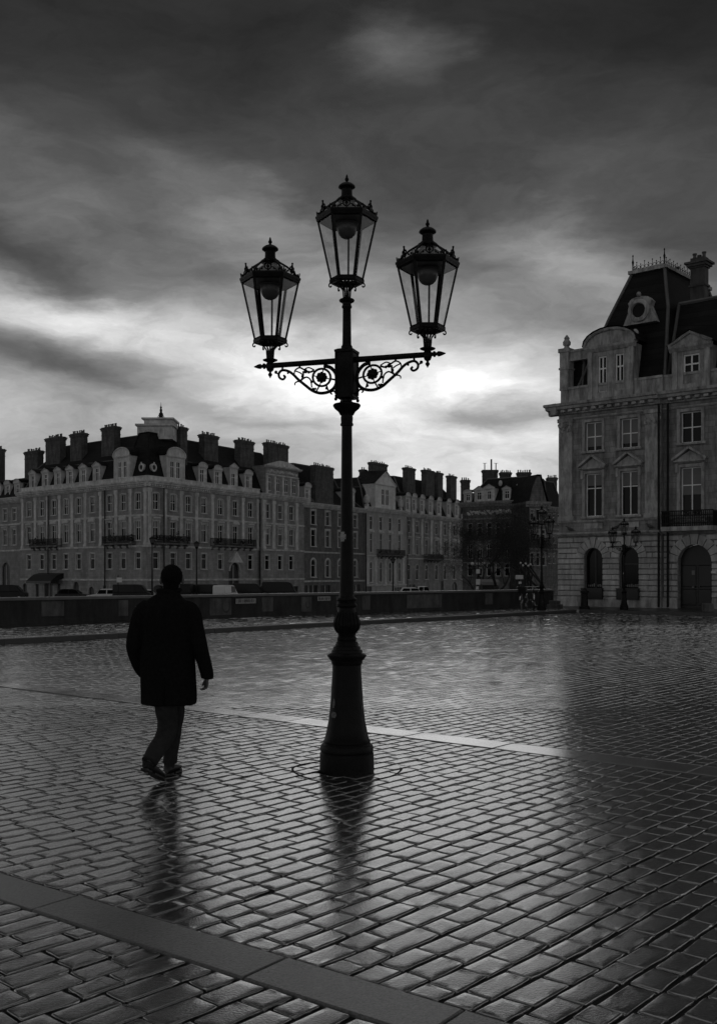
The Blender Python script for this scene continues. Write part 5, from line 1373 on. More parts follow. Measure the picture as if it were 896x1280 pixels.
# ground-floor arched windows: dark box planter and glazing
for s in (sA, sB):
    w_ = window(G, FG, s, .62, 1.0, 2.36, 1, 'm' if s == sA else 't', None, 'trim_g', frame='dark_wood', blind=0, b=0, t=.06, dep=.28)
    mb = MB(); mb.box(-.56, .56, -.24, .10, -.14, .36); mb.box(-.58, .58, -.26, .0, .362, .40)
    build(mb, 'window_box', M['dark_wood'], w_)
    mb = MB(); r2 = random.Random(int(s * 100))
    for k in range(9): x = -.42 + .84 * k / 8; mb.box(x - .035, x + .03, .255, .258, .46, .46 + r2.uniform(.06, .16))
    build(mb, 'shelf_goods', M['blind'], w_)
for i, s in enumerate(right_d):
    p = FH.at(s, ZGB); mb = MB(); pts = arch_pts(1.59, 2.93, 1)
    mb.add([(x, .26, z) for x, z in pts], [tuple(range(len(pts)))])
    d_ = ob('door', mb.mesh('door', M['dark_wood'], fix=False), G, p, FH.rz)
    mb = MB()
    for x0, x1 in ((-.72, -.04), (.04, .72)):
        for z0_, z1_ in ((.15, .9), (1.0, 2.0)): mb.bevbox(x0, x1, .22, .262, z0_, z1_, .03)
    build(mb, 'door_panel', M['dark_wood'], d_)
    mb = MB().ball((.12, .18, 1.02), .045, 8); mb.ball((-.12, .18, 1.02), .045, 8); build(mb, 'handle', M['chrome'], d_, smooth=True)
    if i == 0:
        build(MB().box(.80, 1.02, -.12, -.098, 1.62, 1.72), 'sign_plate', M['sign'], d_)
        build(MB().box(-.24, -.10, .205, .219, 1.55, 1.75).box(-.23, -.13, .205, .219, 1.05 - .1, 1.12 - .1), 'notice', M['blind'], d_)
# rusticated courses and voussoirs
def rustic(fx, z0, z1, ch, arches, x0, x1, m='block_g', seed=1):
    r = random.Random(seed); mb = MB(); z = z0; k = 0; g_ = .026; pr = .085
    while z < z1 - .05:
        zt = min(z + ch, z1); zm = (z + zt) / 2; iv = [(x0, x1)]
        for (c, hw, zb_, ztp, vr) in arches:
            spr = ztp - hw
            if zm < spr and zt > zb_: cut = (c - hw, c + hw)
            elif zm >= spr and zm < spr + hw + vr:
                h_ = zm - spr; cut = (c - math.sqrt(max((hw + vr) ** 2 - h_ ** 2, .0)), c + math.sqrt(max((hw + vr) ** 2 - h_ ** 2, 0)))
            else: continue
            niv = []
            for a, b in iv:
                if cut[1] <= a or cut[0] >= b: niv.append((a, b)); continue
                if cut[0] > a: niv.append((a, cut[0]))
                if cut[1] < b: niv.append((cut[1], b))
            iv = niv
        for a, b in iv:
            if b - a < .06: continue
            n = max(1, round((b - a) / .95)); off = (k % 2) * .5
            cuts = [a] + [a + (b - a) * (i + (off if n > 1 else 0) * (.5)) / n for i in range(1, n)] + [b]
            if n == 1 and b - a > .45 and k % 2: cuts = [a, (a + b) / 2 + r.uniform(-.08, .08), b]
            for i in range(len(cuts) - 1):
                mb.bevbox(cuts[i] + g_ * .4, cuts[i + 1] - g_ * .4, -pr + r.uniform(-.004, .004), .02, z + g_, zt - g_, .014)
        z = zt; k += 1
    for (c, hw, zb_, ztp, vr) in arches:
        n = 9; spr = ztp - hw
        for i in range(n):
            a0 = PI * i / n + .02; a1 = PI * (i + 1) / n - .02; R2 = hw + vr * (1.25 if i == n // 2 else 1)
            pol = [(c + hw * math.cos(a), spr + hw * math.sin(a)) for a in (a0, (a0 + a1) / 2, a1)] + [(c + R2 * math.cos(a), spr + min(R2 * math.sin(a), z1 - spr - .02)) for a in (a1, (a0 + a1) / 2, a0)]
            mb.prism(pol, -pr - (.035 if i == n // 2 else .006), .02)
    return fx.put(mb, 'rusticated_blocks', M[m])
rustic(FG, .62, 3.55, .262, [(sA, .50, .62, 2.98, .42), (sB, .50, .62, 2.98, .42)], .02, FG.L - .02)
rustic(FH, .62, 3.55, .262, [(s, .80, 0, 3.05, .45) for s in right_d], .05, FH.L, seed=4)
rustic(FK, .62, 3.55, .262, [], .0, FK.L - .02, seed=6)
for fx, a, b, ops in ((FG, -.05, FG.L, []), (FH, 0, FH.L, right_d)):
    mb = MB(); xs = [a] + [v for s in ops for v in (s - .82, s + .82)] + [b]
    for i in range(0, len(xs) - 1, 2): fx.put(MB().extrude_x([(-.10, ZGB - .1), (-.10, .50), (-.06, .60), (.02, .60), (.02, ZGB - .1)], xs[i], xs[i + 1]), 'plinth', M['trim_g'])
for fx, zo in ((FG, 0), (FH, .003), (FK, .005)):
    string(fx, 3.74, .18, .26, 'trim_g', -.2 if fx is FG else 0, zo=zo); string(fx, 4.32, .10, .10, 'trim_g', zo=zo)
    string(fx, 9.42, .10, .10, 'trim_g', zo=zo)
    cornice(fx, 10.12, .52, .62, 'trim_g', -.5 if fx is FG else (.0 if fx is FH else -.3), fx.L + (.5 if fx is FK else (0.0 if fx is FG else .3)), dent=.42, zo=zo)
# panels under the windows, corner piers with leafy capitals
for fx, ss in ((FG, (sA, sB)), (FH, right_w)):
    for s in ss:
        mb = MB(); mb.bevbox(s - .5, s + .5, -.045, .02, 3.90, 4.18, .02); fx.put(mb, 'apron_panel', M['trim_g'])
r2 = random.Random(3)
for fx, s, w in ((FG, .42, .74), (FG, FG.L - .42, .74)):
    mb = MB(); mb.box(s - w / 2, s + w / 2, -.10, .02, 4.33, 8.70); mb.box(s - w / 2 - .05, s + w / 2 + .05, -.14, .02, 4.335, 4.55); mb.box(s - w / 2 - .05, s + w / 2 + .05, -.15, .02, 9.22, 9.38)
    for k in range(26): mb.ball((s + r2.uniform(-w / 2, w / 2), -.12, 8.75 + .42 * r2.random()), r2.uniform(.05, .10), 6, (1, .8, 1.2))
    mb.box(s - w / 2 + .02, s + w / 2 - .02, -.101, .02, 8.701, 9.21)
    fx.put(mb, 'corner_pier', M['trim_g'])
for fx, s in ((FG, FG.L - .06), (FH, .30)):
    fx.put(MB().tube([(s, -.18, 9.6), (s, -.18, .15)], .055, 8), 'drainpipe', M['iron_far'], smooth=True)
balcony(FH, right_d[0] - 1.3, right_d[0] + 1.15, 3.86, .75, .68, step=.085, slab='trim_g', brackets=False)
mb = MB(); r2 = random.Random(8); c0 = right_d[0]
for i in range(60):
    x, z = c0 - .4 + r2.random() * 1.2, 3.98 + r2.random() * .5; a = r2.random() * 6
    mb.tube([(x + .06 * math.cos(a + t), -.705, z + .06 * math.sin(a + t)) for t in (0, .8, 1.6, 2.4, 3.2)], .010, 4)
FH.put(mb, 'ironwork_panel', M['blind'])
# attic: parapet, dormers, pavilion roof
for fx, a, b in ((FG, .05, FG.L), (FH, 0, FH.L)):
    mb = MB(); mb.box(a, b, .10, .40, 10.15, 10.86); mb.box(a - .04, b, .04, .44, 10.862, 10.98)
    for i in range(int((b - a) / 1.3) + 1):
        x = a + .25 + i * 1.3
        if x < b - .2: mb.box(x - .18, x + .18, .06, .42, 10.152, 10.858)
    fx.put(mb, 'parapet', M['trim_g'])
def gz_px(py, D): return EYE - (py - HOR) / F * D
# wide two-light dormer with arched pediment
dw0, dw1 = FG.spx(735), FG.spx(791)
dormer(FG, (dw0 + dw1) / 2, 10.16, (dw1 - dw0), 2.55, 2, 'seg', .02, 3.0, 'trim_g', ww=.46, wh=1.75)
for s in (dw0 + .0, dw1 + .0):
    FG.put(MB().lathe([(12.75, .13), (12.9, .16), (12.95, .08), (13.05, .15), (13.2, .17), (13.32, .10), (13.36, .03)], 10, (s, .2, 0)), 'stone_ball', M['trim_g'], smooth=True)
dormer(FH, right_w[0], 10.16, 1.75, 2.0, 1, 'tri', .02, 3.0, 'trim_g', ww=.78, wh=1.35)
for s in right_w[1:]: dormer(FH, s, 10.16, 1.75, 2.0, 1, 'tri', .02, 3.0, 'trim_g', ww=.78, wh=1.35)
# end pier with finial
mb = MB(); mb.box(.02, .50, .05, .60, 10.985, 12.75); mb.box(-.04, .56, -.01, .66, 12.752, 12.95); mb.box(-.02, .54, .01, .64, 11.9, 12.0)
mb.lathe([(12.95, .16), (13.1, .12), (13.15, .19), (13.3, .20), (13.42, .12), (13.5, .14), (13.6, .07), (13.66, .02)], 10, (.28, .3, 0))
mb.box(.50, dw0, .20, .45, 12.30, 12.72); mb.box(.50, dw0, .14, .5, 12.722, 12.84)
FG.put(mb, 'end_pier', M['trim_g'])
DPV = 7.2
def gp(s, y): p = GC + GD * s + gin * y; return (p.x, p.y)
def poly_roof(name, base, zb, top, zt, mid=None, zm=None):
    mb = MB(); rr = [[(x - G.location.x, y - G.location.y, z - G.location.z) for x, y in P] for P, z in ((base, zb), (mid, zm), (top, zt)) if P]
    mb.loft(rr); o = build(mb, name, M['slate'], G)
    mb = MB(); n = 4
    for i in range(n):
        mb.tube([r[i] for r in rr], .085, 6); mb.tube([rr[-1][i], rr[-1][(i + 1) % n]], .10, 6)
    build(mb, 'ridge_flashing', M['lead'], o); return o, rr
pv, rr = poly_roof('pavilion_roof', [gp(.75, .5), gp(5.35, .5), gp(5.35, 9.0), gp(.75, 9.0)], 10.9, [gp(2.9, 2.2), gp(4.55, 2.2), gp(4.55, 7.4), gp(2.9, 7.4)], 16.7, [gp(2.1, 1.3), gp(5.15, 1.3), gp(5.15, 8.2), gp(2.1, 8.2)], 14.4)
poly_roof('end_roof', [gp(.15, .6), gp(1.0, .6), gp(1.0, 9), gp(.15, 9)], 11.0, [gp(.5, .8), gp(1.0, .8), gp(1.0, 8.8), gp(.5, 8.8)], 12.7)
poly_roof('main_roof', [gp(5.36, .75), gp(17, .75), gp(17, 10), gp(5.36, 10)], 10.9, [gp(5.3, 2.2), gp(17, 2.2), gp(17, 8.8), gp(5.3, 8.8)], 14.7)
# roof edge moulding and iron cresting
mb = MB(); T4 = [Vector(p) for p in rr[-1]]
for i in range(4):
    a, b = T4[i], T4[(i + 1) % 4]; d = (b - a).normalized(); n_ = Vector((d.y, -d.x, 0))
    mb.loft([[a + n_ * .18 - d * .18 + Vector((0, 0, h)), b + n_ * .18 + d * .18 + Vector((0, 0, h)), b - n_ * .3 + Vector((0, 0, h + .002 * i)), a - n_ * .3 + Vector((0, 0, h + .002 * i))] for h in (-.12 + .003 * i, .05 + .003 * i)])
build(mb, 'roof_cornice', M['trim_g'], G)
mb = MB()
for i in range(4):
    a, b = T4[i], T4[(i + 1) % 4]; L_ = (b - a).length; d = (b - a).normalized(); n = int(L_ / .2)
    for k in range(n + 1):
        p = a + d * (L_ * k / n); h = .42 if k % 2 else .30
        mb.tube([p + Vector((0, 0, .04)), p + Vector((0, 0, .04 + h))], .014, 5); mb.ball(tuple(p + Vector((0, 0, .04 + h))), .035, 6)
        if k < n: mb.tube([p + d * (.1 + .08 * math.cos(t)) + Vector((0, 0, .2 + .08 * math.sin(t))) for t in [2 * PI * j / 8 for j in range(8)]], .012, 5, closed=True)
    mb.tube([a + Vector((0, 0, .10)), b + Vector((0, 0, .10))], .015, 5)
    mb.lathe([(0, .04), (.3, .03), (.5, .06), (.6, .03), (.75, .02), (.8, .04), (.88, .01)], 8, tuple(a))
build(mb, 'iron_cresting', M['iron_far'], G)
# round dormer window in the pavilion roof
mb = MB(); r_ = .42
mb.lathe([(-1.2, r_ * 1.2), (0, r_ * 1.22), (.10, r_ * 1.30), (.14, r_ * 1.15), (.14, r_ * .86), (.02, r_ * .80), (-.02, r_ * .7)], 24)
mb.xf(Matrix.Rotation(PI / 2, 4, 'X'))
mb.prism([(-.85, -.62), (.85, -.62), (.62, -.1), (.5, .2), (.6, .42), (.42, .62), (0, .72), (-.42, .62), (-.6, .42), (-.5, .2), (-.62, -.1)][::1], .02, .5); mb.ball((0, -.05, .78), .12, 8)
so_ = FG.spx(787) + .1
oc = ob('round_dormer', mb.mesh('round_dormer', M['trim_g'], 40), G, FG.at(so_, 14.35, .75), FG.rz)
build(MB().add([(r_ * .8 * math.cos(2 * PI * i / 16), -.03, r_ * .8 * math.sin(2 * PI * i / 16)) for i in range(16)], [tuple(range(16))]), 'pane', M['dark_glass'], oc, fix=False)
M['chim_g'] = add_soot(mat('corner_chimney', .10, rough=.9, var=.25, scale=2, bump=.2), .5, .5)
def chim_g(px0, px1, yt, yb, y_in, pots):
    k = (( px0 + px1) / 2 - 448) / F
    c0 = GC + gin * y_in; s = (k * c0.y - c0.x) / (GD.x - k * GD.y); p = c0 + GD * s; D = p.y
    w = (px1 - px0) / F * D * .72; z1, z0_ = gz_px(yt, D), gz_px(yb, D); hw, hd = w / 2, w * .36
    mb = MB(); mb.box(-hw, hw, -hd, hd, z0_, z1 - .5); mb.box(-hw - .06, hw + .06, -hd - .06, hd + .06, z1 - 1.4, z1 - 1.3); mb.box(-hw - .06, hw + .06, -hd - .06, hd + .06, z1 - .502, z1 - .42)
    mb.box(-hw - .14, hw + .14, -hd - .14, hd + .14, z1 - .421, z1 - .30); mb.box(-hw - .22, hw + .22, -hd - .22, hd + .22, z1 - .301, z1 - .2); mb.box(-hw, hw, -hd, hd, z1 - .21, z1)
    o = ob('chimney', mb.mesh('chimney', M['chim_g']), G, (p.x - G.location.x, p.y - G.location.y, -G.location.z), FG.rz)
    for i in range(pots): ob('chimney_pot', _cache['pot'], o, (-hw + (i + .5) * w / pots, 0, z1 - .1 - (i % 2) * .12)).scale = (.8, .8, .8)
chim_g(861, 886, 323, 400, 2.9, 3); chim_g(830, 853, 341, 380, 8.8, 3)
mb = MB(); gpt = [gp(.3, .5), gp(17, .5), gp(17, 14), gp(.3, 14)]
mb.loft([[(x - G.location.x, y - G.location.y, z) for x, y in gpt] for z in (9.95, 10.1)]); build(mb, 'attic_floor', M['stone_g'], G)
# return facade on the far right, out of frame
FZ = FX(G, (e2.x + o_.x, e2.y + o_.y), (e2.x + o_.x + gin.x * 14, e2.y + o_.y + gin.y * 14))
mb = MB(); panel(mb, FZ.L, ZGB, 10.1, [], .3); FZ.put(mb, 'wall', M['stone_g'], fix=False)

# ------------------------------------------------------------------ small things beyond the wall
def lantern_post(px, D, ytop, label, z=None, arm=0):
    z = gz(D) if z is None else z
    x, y, zt = at(px, ytop, D); H = zt - z
    t = thing('street_lamp', label, 'street lamp', (x, y, z), group='tall single lamps on the far quay')
    mb = MB().lathe([(0, .22), (.1, .22), (.6, .16), (.7, .2), (.8, .11), (H * .5, .08), (H * .86, .06), (H * .865, .1), (H * .875, .05)], 10); build(mb, 'post', M['iron_far'], t, smooth=40)
    mb = MB().lathe([(H * .87, .06), (H * .875, .16), (H * .90, .2)], 6); mb.lathe([(H * .955, .34), (H * .96, .38), (H * .975, .28), (H * .99, .12), (H, .03)], 6)
    for i in range(6):
        a = 2 * PI * i / 6; mb.tube([(.19 * math.cos(a), .19 * math.sin(a), H * .90), (.33 * math.cos(a), .33 * math.sin(a), H * .957)], .02, 5)
    l = build(mb, 'lantern', M['iron_far'], t)
    mb = MB(); mb.loft([hexr(H * .90, .18), hexr(H * .956, .32)]); build(mb, 'pane', M['globe'], l)
    return t
lantern_post(190.5, 118, 670, 'tall single lamp post in front of the corner block, left of the walking person\'s head')
lantern_post(246, 122, 676, 'tall single lamp post in front of the corner block, right of the walking person\'s head')
lantern_post(491, 128, 697, 'short single lamp post in front of the pale gabled house')

def car(px, D, rz, kind, label, m, H=1.45, Lc=4.3, Wc=1.75, group='vehicles parked on the far quay'):
    t = thing('parked_car' if kind != 'van' else 'parked_van', label, 'car' if kind != 'van' else 'van', ((px - 448) / F * D, D, gz(D)), rz, group=group)
    if kind == 'van':
        pr = [(-Lc / 2, .35), (Lc / 2 - .1, .35), (Lc / 2, .6), (Lc / 2 - .05, .95), (Lc / 2 - .55, 1.15)]; cb = [(Lc / 2 - .6, 1.13), (Lc / 2 - 1.3, H - .08), (Lc / 2 - 1.6, H), (-Lc / 2 + .12, H), (-Lc / 2, H - .15)]
        low = pr + [(-Lc / 2, 1.13)]; cab = [(-Lc / 2, 1.128)] + cb
    else:
        low = [(-Lc / 2 + .05, .3), (Lc / 2 - .1, .3), (Lc / 2, .5), (Lc / 2 - .05, .72), (Lc / 2 - 1.0, .88), (-Lc / 2 + .2, .90), (-Lc / 2, .75)]
        cab = [(-Lc / 2 + .25, .87), (Lc / 2 - 1.15, .87), (Lc / 2 - 1.75, H - .06), (Lc / 2 - 2.1, H), (-Lc / 2 + 1.0, H), (-Lc / 2 + .7, H - .06)]
    mb = MB(); w = Wc / 2
    def solid(pr, w0, w1, zl, zh):
        f = lambda z: w0 + (w1 - w0) * max(0, min(1, (z - zl) / max(zh - zl, .01)))
        n = len(pr); mb.add([(x, -f(z), z) for x, z in pr] + [(x, f(z), z) for x, z in pr], [tuple(range(n)), tuple(range(2 * n - 1, n - 1, -1))] + [(i, (i + 1) % n, (i + 1) % n + n, i + n) for i in range(n)])
    solid(low, w, w * .98, .3, .9); zc_ = cab[0][1]; solid(cab, w * .97, w * (.78 if kind != 'van' else .92), zc_, H)
    b = build(mb, 'body', m, t, smooth=30)
    bev = b.modifiers.new('b', 'BEVEL'); bev.width = .05; bev.segments = 2
    # glass
    mb = MB(); wt = .78 if kind != 'van' else .92
    fz = lambda z: w * (.97 + (wt - .97) * (z - zc_) / (H - zc_)) + .012
    x1, x0 = (Lc / 2 - 1.35, -Lc / 2 + .6) if kind != 'van' else (Lc / 2 - .95, Lc / 2 - 2.1)
    za, zb = zc_ + .07, H - .13
    for s_ in (-1, 1):
        for a, b_ in (((x0, x0 + (x1 - x0) * .47), (x0 + (x1 - x0) * .52, x1)) if kind != 'van' else ((x0, x1),)):
            k = .28; mb.add([(a, s_ * fz(za), za), (b_, s_ * fz(za), za), (b_ - k * (b_ == x1), s_ * fz(zb), zb), (a + k * (a == x0) * (kind != 'van'), s_ * fz(zb), zb)], [(0, 1, 2, 3)])
    c = cab; n = len(c)
    if kind == 'van': p, q_ = c[1], c[2]
    else: p, q_ = c[1], c[2]
    mb.add([(p[0] + .012, -w * .86, p[1] + .06), (p[0] + .012, w * .86, p[1] + .06), (q_[0] + .06, w * .72, q_[1] - .02), (q_[0] + .06, -w * .72, q_[1] - .02)], [(0, 1, 2, 3)])
    if kind != 'van': p, q_ = c[0], c[-1]; mb.add([(p[0] - .0, -w * .84, p[1] + .08), (p[0] - .0, w * .84, p[1] + .08), (q_[0] - .05, w * .7, q_[1] - .02), (q_[0] - .05, -w * .7, q_[1] - .02)], [(0, 1, 2, 3)])
    build(mb, 'window', M['dark_glass'], t, fix=False)
    for xw in (-Lc / 2 + .85, Lc / 2 - .85):
        for s_ in (-1, 1):
            m_ = MB().lathe([(-.1, .2), (-.1, .31), (-.07, .33), (.07, .33), (.1, .31), (.1, .2)], 16); m_.xf(Matrix.Translation((xw, s_ * (w - .08), .33)) @ Matrix.Rotation(PI / 2, 4, 'X')); wh = build(m_, 'wheel', M['rubber'], t, smooth=40)
            m_ = MB().lathe([(-.105, .05), (-.105, .19), (.105, .19), (.105, .05)], 12); m_.xf(Matrix.Translation((xw, s_ * (w - .08), .33)) @ Matrix.Rotation(PI / 2, 4, 'X')); build(m_, 'rim', M['chrome'], wh, smooth=40)
    for s_ in (-1, 1): build(MB().ball((Lc / 2 - .06, s_ * w * .72, .66), .10, 8, (.5, 1.3, .8)), 'headlight', M['sign'], t, smooth=True)
    return t
car(13.5, 134, rad(5), 'van', 'small van with a pale roof rack, parked at the far left beyond the wall', M['car_dark'], H=2.0)
car(132, 126, rad(178), 'car', 'pale car with dark windows, parked left of the walking person beyond the wall', M['car_pale'], H=1.55)
car(186, 128, rad(4), 'car', 'pale car half hidden behind the walking person\'s shoulder', M['car_pale'])
car(167, 122, rad(0), 'van', 'dark van parked between the two pale cars', M['car_dark'], H=2.1, Lc=4.6)
car(233, 120, rad(92), 'van', 'black van seen end-on, just right of the walking person\'s head', M['car_dark'], H=2.2)
car(262, 124, rad(3), 'van', 'black van seen side-on, left of the pale hatchback\'s tilted windscreen', M['car_dark'], H=2.1, Lc=5)
car(283, 118, rad(70), 'van', 'pale rounded van glimpsed above the wall in front of the arched portal', M['car_pale'], H=2.05, Lc=3.6, Wc=1.7)
car(312, 126, rad(0), 'van', 'dark delivery van parked in front of the corner block\'s right end', M['car_dark'], H=2.2, Lc=4.6)
car(352, 128, rad(0), 'van', 'dark high van parked in front of the end pavilion', M['car_dark'], H=2.4, Lc=4.8)
car(92, 130, rad(0), 'car', 'dark car under the black awning of the corner block', M['car_dark'], H=1.5)
car(516, 150, rad(0), 'car', 'pale car parked in front of the terrace', M['car_pale'], H=1.55, Lc=4.6)
car(531, 158, rad(10), 'car', 'pale car behind the others, right of the first pale car before the terrace', M['car_pale'], H=1.7, Lc=3.8)

# signs and posts by the trees
def sign_post(px, D, plates, label, H=5.2, group=None):
    x, y, _ = at(px, 0, D); z = gz(D) if D > 60 else KH
    t = thing('sign_post', label, 'sign post', (x, y, z), group=group)
    build(MB().lathe([(0, .07), (H, .05)], 10), 'post', M['iron_far'], t, smooth=True)
    for (dx, ya, yb, w) in plates:
        z1 = EYE - (ya - HOR) / F * D - z; z0_ = EYE - (yb - HOR) / F * D - z
        m_ = MB(); m_.bevbox(dx - w / 2, dx + w / 2, -.12, -.07, z0_, z1, .02); build(m_, 'sign_plate', M['sign'], t)
    return t
sign_post(597, 76, [(0, 711.5, 717, .28), (0, 724, 731, .30), (-.05, 733, 737, .2)], 'post with two pale plates, left of the bare tree', 5.0)
sign_post(648.5, 74, [(0, 719, 724, .55), (.05, 727, 730, .2)], 'post with one wide pale plate, right of the bare tree trunk', 4.2)
sign_post(148, 118, [(.15, 722, 728, .6)], 'dark post with one small pale board, in front of the corner block', 3.2)
# globe lamp
x, y, _ = at(597, 0, 80); z = gz(80)
t = thing('globe_lamp', 'lamp post with three small white globes, left of the bare tree', 'street lamp', (x, y, z))
H = EYE - (705 - HOR) / F * 80 - z
build(MB().lathe([(0, .12), (.5, .07), (H, .05)], 10), 'post', M['iron_far'], t, smooth=True)
build(MB().tube([(-.42, 0, H - .12), (-.2, 0, H - .22), (0, 0, H - .05), (.2, 0, H - .22), (.42, 0, H - .12)], .03, 6), 'arm', M['iron_far'], t)
for dx in (-.42, 0, .42): build(MB().ball((dx, 0, H + .02), .13, 12), 'globe', M['sign'], t, smooth=True)
x, y, _ = at(656, 0, 82); t = thing('globe_lamp', 'lamp post with a cluster of small pale globes, right of the bare tree trunk', 'street lamp', (x, y, z))
build(MB().lathe([(0, .12), (.5, .07), (H, .05)], 10), 'post', M['iron_far'], t, smooth=True)
for dx, dz in ((-.38, .1), (-.18, -.1), (.04, .05), (.25, -.12), (.42, -.02)):
    build(MB().ball((dx, 0, H + dz), .09, 10), 'globe', M['sign'], t, smooth=True)
build(MB().tube([(-.4, 0, H - .05), (0, 0, H - .2), (.44, 0, H - .1)], .03, 6), 'arm', M['iron_far'], t)
# kiosk
x, y, _ = at(611.5, 0, 90); t = thing('kiosk', 'small dark kiosk with a pale awning, left of the bare tree trunk', 'kiosk', (x, y, gz(90)))
build(MB().box(-.62, .62, 0, 1.6, 0, 2.45), 'cabin', M['shop'], t)
build(MB().extrude_x([(-.7, 2.35), (-.7, 2.62), (.1, 2.85), (1.65, 2.85), (1.65, 2.45), (.0, 2.45)], -.75, .75), 'awning', M['blind'], t)
build(MB().box(-.5, .05, -.06, -.0, 1.25, 1.9), 'notice_board', M['sign'], t)

# bollard at the near building
def bollard(px, D, label, h=.95):
    x, y, _ = at(px, 0, D); t = thing('bollard', label, 'bollard', (x, y, KH - .01))
    build(MB().lathe([(0, .24), (.12, .24), (.16, .17), (h * .75, .14), (h * .78, .19), (h * .86, .19), (h * .9, .12), (h, .07)], 16), 'shaft', M['iron_far'], t, smooth=35); return t
bollard(730, 46.4, 'stout dark iron bollard in front of the left arched window')
x, y, _ = at(884, 0, 43.5); o = build(MB().loft([[(x_ * k, y_ * k, z_) for x_, y_ in ((-.2, -.15), (.2, -.15), (.2, .15), (-.2, .15))] for z_, k in ((0, 1), (.3, 1), (.34, .92))]), 'stone_block', M['wall_pale'])
o.location = (x, y, KH - .006); tag(o, 'small pale stone block on the pavement beside the dark arched door', 'stone block')
x, y, _ = at(693, 0, 47.5); o = build(MB().loft([[(x_ * k, y_ * k, z_) for x_, y_ in ((-.22, -.3), (.22, -.3), (.22, .3), (-.22, .3))] for z_, k in ((0, 1), (.16, 1), (.18, .95), (.181, .7), (.33, .7), (.35, .65))]), 'stone_step', M['wall_pale'])
o.location = (x, y, KH - .006); o.rotation_euler = (0, 0, wrz); tag(o, 'two-tier pale stone step where the low wall meets the corner building', 'steps')
def pigeon(fx, s, z, y, rz, label):
    t = thing('pigeon', label, 'pigeon', (fx.P0.x + fx.d.x * s + fx.inn.x * y, fx.P0.y + fx.d.y * s + fx.inn.y * y, z), rz, group='pigeons on the stone ledge')
    mb = MB()
    mb.loft([[(x_, w_ * math.cos(2 * PI * i / 10), zc + h_ * math.sin(2 * PI * i / 10)) for i in range(10)] for x_, w_, h_, zc in ((-.30, .02, .008, .07), (-.2, .05, .02, .09), (-.12, .07, .06, .12), (0, .085, .085, .15), (.09, .06, .07, .19), (.12, .035, .04, .235), (.14, .032, .034, .27), (.17, .03, .03, .285), (.20, .014, .014, .28), (.235, .004, .004, .272))])
    for s_ in (-1, 1): mb.tube([(.0, s_ * .03, .09), (.01, s_ * .035, .0), (.05, s_ * .035, .004)], .008, 5)
    build(mb, 'body', M['pigeon'], t, smooth=60)
pigeon(FG, FG.spx(713), 3.775, -.12, FG.rz + rad(180), 'pigeon on the ledge at the left corner of the building at right')
pigeon(FG, FG.spx(813), 3.775, -.12, FG.rz + rad(170), 'pigeon on the ledge beside the drainpipe, left of the balcony')
pigeon(FG, FG.spx(771), 3.775, -.12, FG.rz + rad(20), 'pigeon on the ledge above the gap between the arched windows, facing right')

# ------------------------------------------------------------------ bicycles
def bicycle(px, D, rz, label):
    x, y, _ = at(px, 0, D); t = thing('bicycle', label, 'bicycle', (x, y, KH - .004), rz, group='bicycles parked by the lamp')
    R = .34
    for xw in (-.52, .52):
        mb = MB().tube([(xw + R * math.cos(2 * PI * i / 28), 0, R + R * math.sin(2 * PI * i / 28)) for i in range(28)], .018, 6, closed=True); wl = build(mb, 'wheel', M['rubber'], t, smooth=True)
        mb = MB()
        for i in range(14): a = 2 * PI * i / 14; mb.tube([(xw, .012 * (-1) ** i, R), (xw + (R - .02) * math.cos(a), 0, R + (R - .02) * math.sin(a))], .003, 4)
        mb.tube([(xw, -.05, R), (xw, .05, R)], .02, 8); build(mb, 'spokes', M['chrome'], wl)
        mb = MB(); pts = [(xw + (R + .03) * math.cos(a), R + (R + .03) * math.sin(a)) for a in [rad(20 + 140 * i / 12) for i in range(13)]]
        for i in range(12): mb.add([(pts[i][0], -.025, pts[i][1]), (pts[i + 1][0], -.025, pts[i + 1][1]), (pts[i + 1][0], .025, pts[i + 1][1]), (pts[i][0], .025, pts[i][1])], [(0, 1, 2, 3)])
        build(mb, 'mudguard', M['chrome'], t, fix=False)
    mb = MB()
    for p in ([(-.52, 0, R), (-.08, 0, .30)], [(-.52, 0, R), (-.20, 0, .78)], [(-.08, 0, .30), (-.24, 0, .90)], [(-.08, 0, .30), (.36, 0, .70)], [(-.20, 0, .78), (.34, 0, .82)], [(.52, 0, R), (.44, 0, .52), (.33, 0, .86), (.30, 0, 1.0)]): mb.tube(p, .017, 7)
    build(mb, 'frame', M['iron_far'], t, smooth=True)
    build(MB().tube([(.22, -.30, .98), (.34, -.24, 1.03), (.31, 0, 1.02), (.34, .24, 1.03), (.22, .30, .98)], .013, 7), 'handlebar', M['chrome'], t, smooth=True)
    build(MB().loft([[(x_, w_ * math.cos(2 * PI * i / 10), .93 + .03 * math.sin(2 * PI * i / 10)) for i in range(10)] for x_, w_ in ((-.37, .05), (-.32, .085), (-.22, .06), (-.08, .02))]), 'saddle', M['leather'], t, smooth=True)
    mb = MB(); mb.lathe([(-.01, .09), (.01, .09)], 14, (0, 0, 0)); mb.xf(Matrix.Translation((-.08, -.04, .30)) @ Matrix.Rotation(PI / 2, 4, 'X'))
    for s_ in (-1, 1): mb.tube([(-.08, s_ * .04, .30), (-.08 + s_ * .12, s_ * .07, .30 - s_ * .12), (-.08 + s_ * .12, s_ * .16, .30 - s_ * .12)], .012, 6)
    build(mb, 'crank', M['chrome'], t)
    return t
b1 = bicycle(655, 44.6, rad(-112), 'bicycle with a basket, front wheel towards the square, left of the distant lamp')
mb = MB()
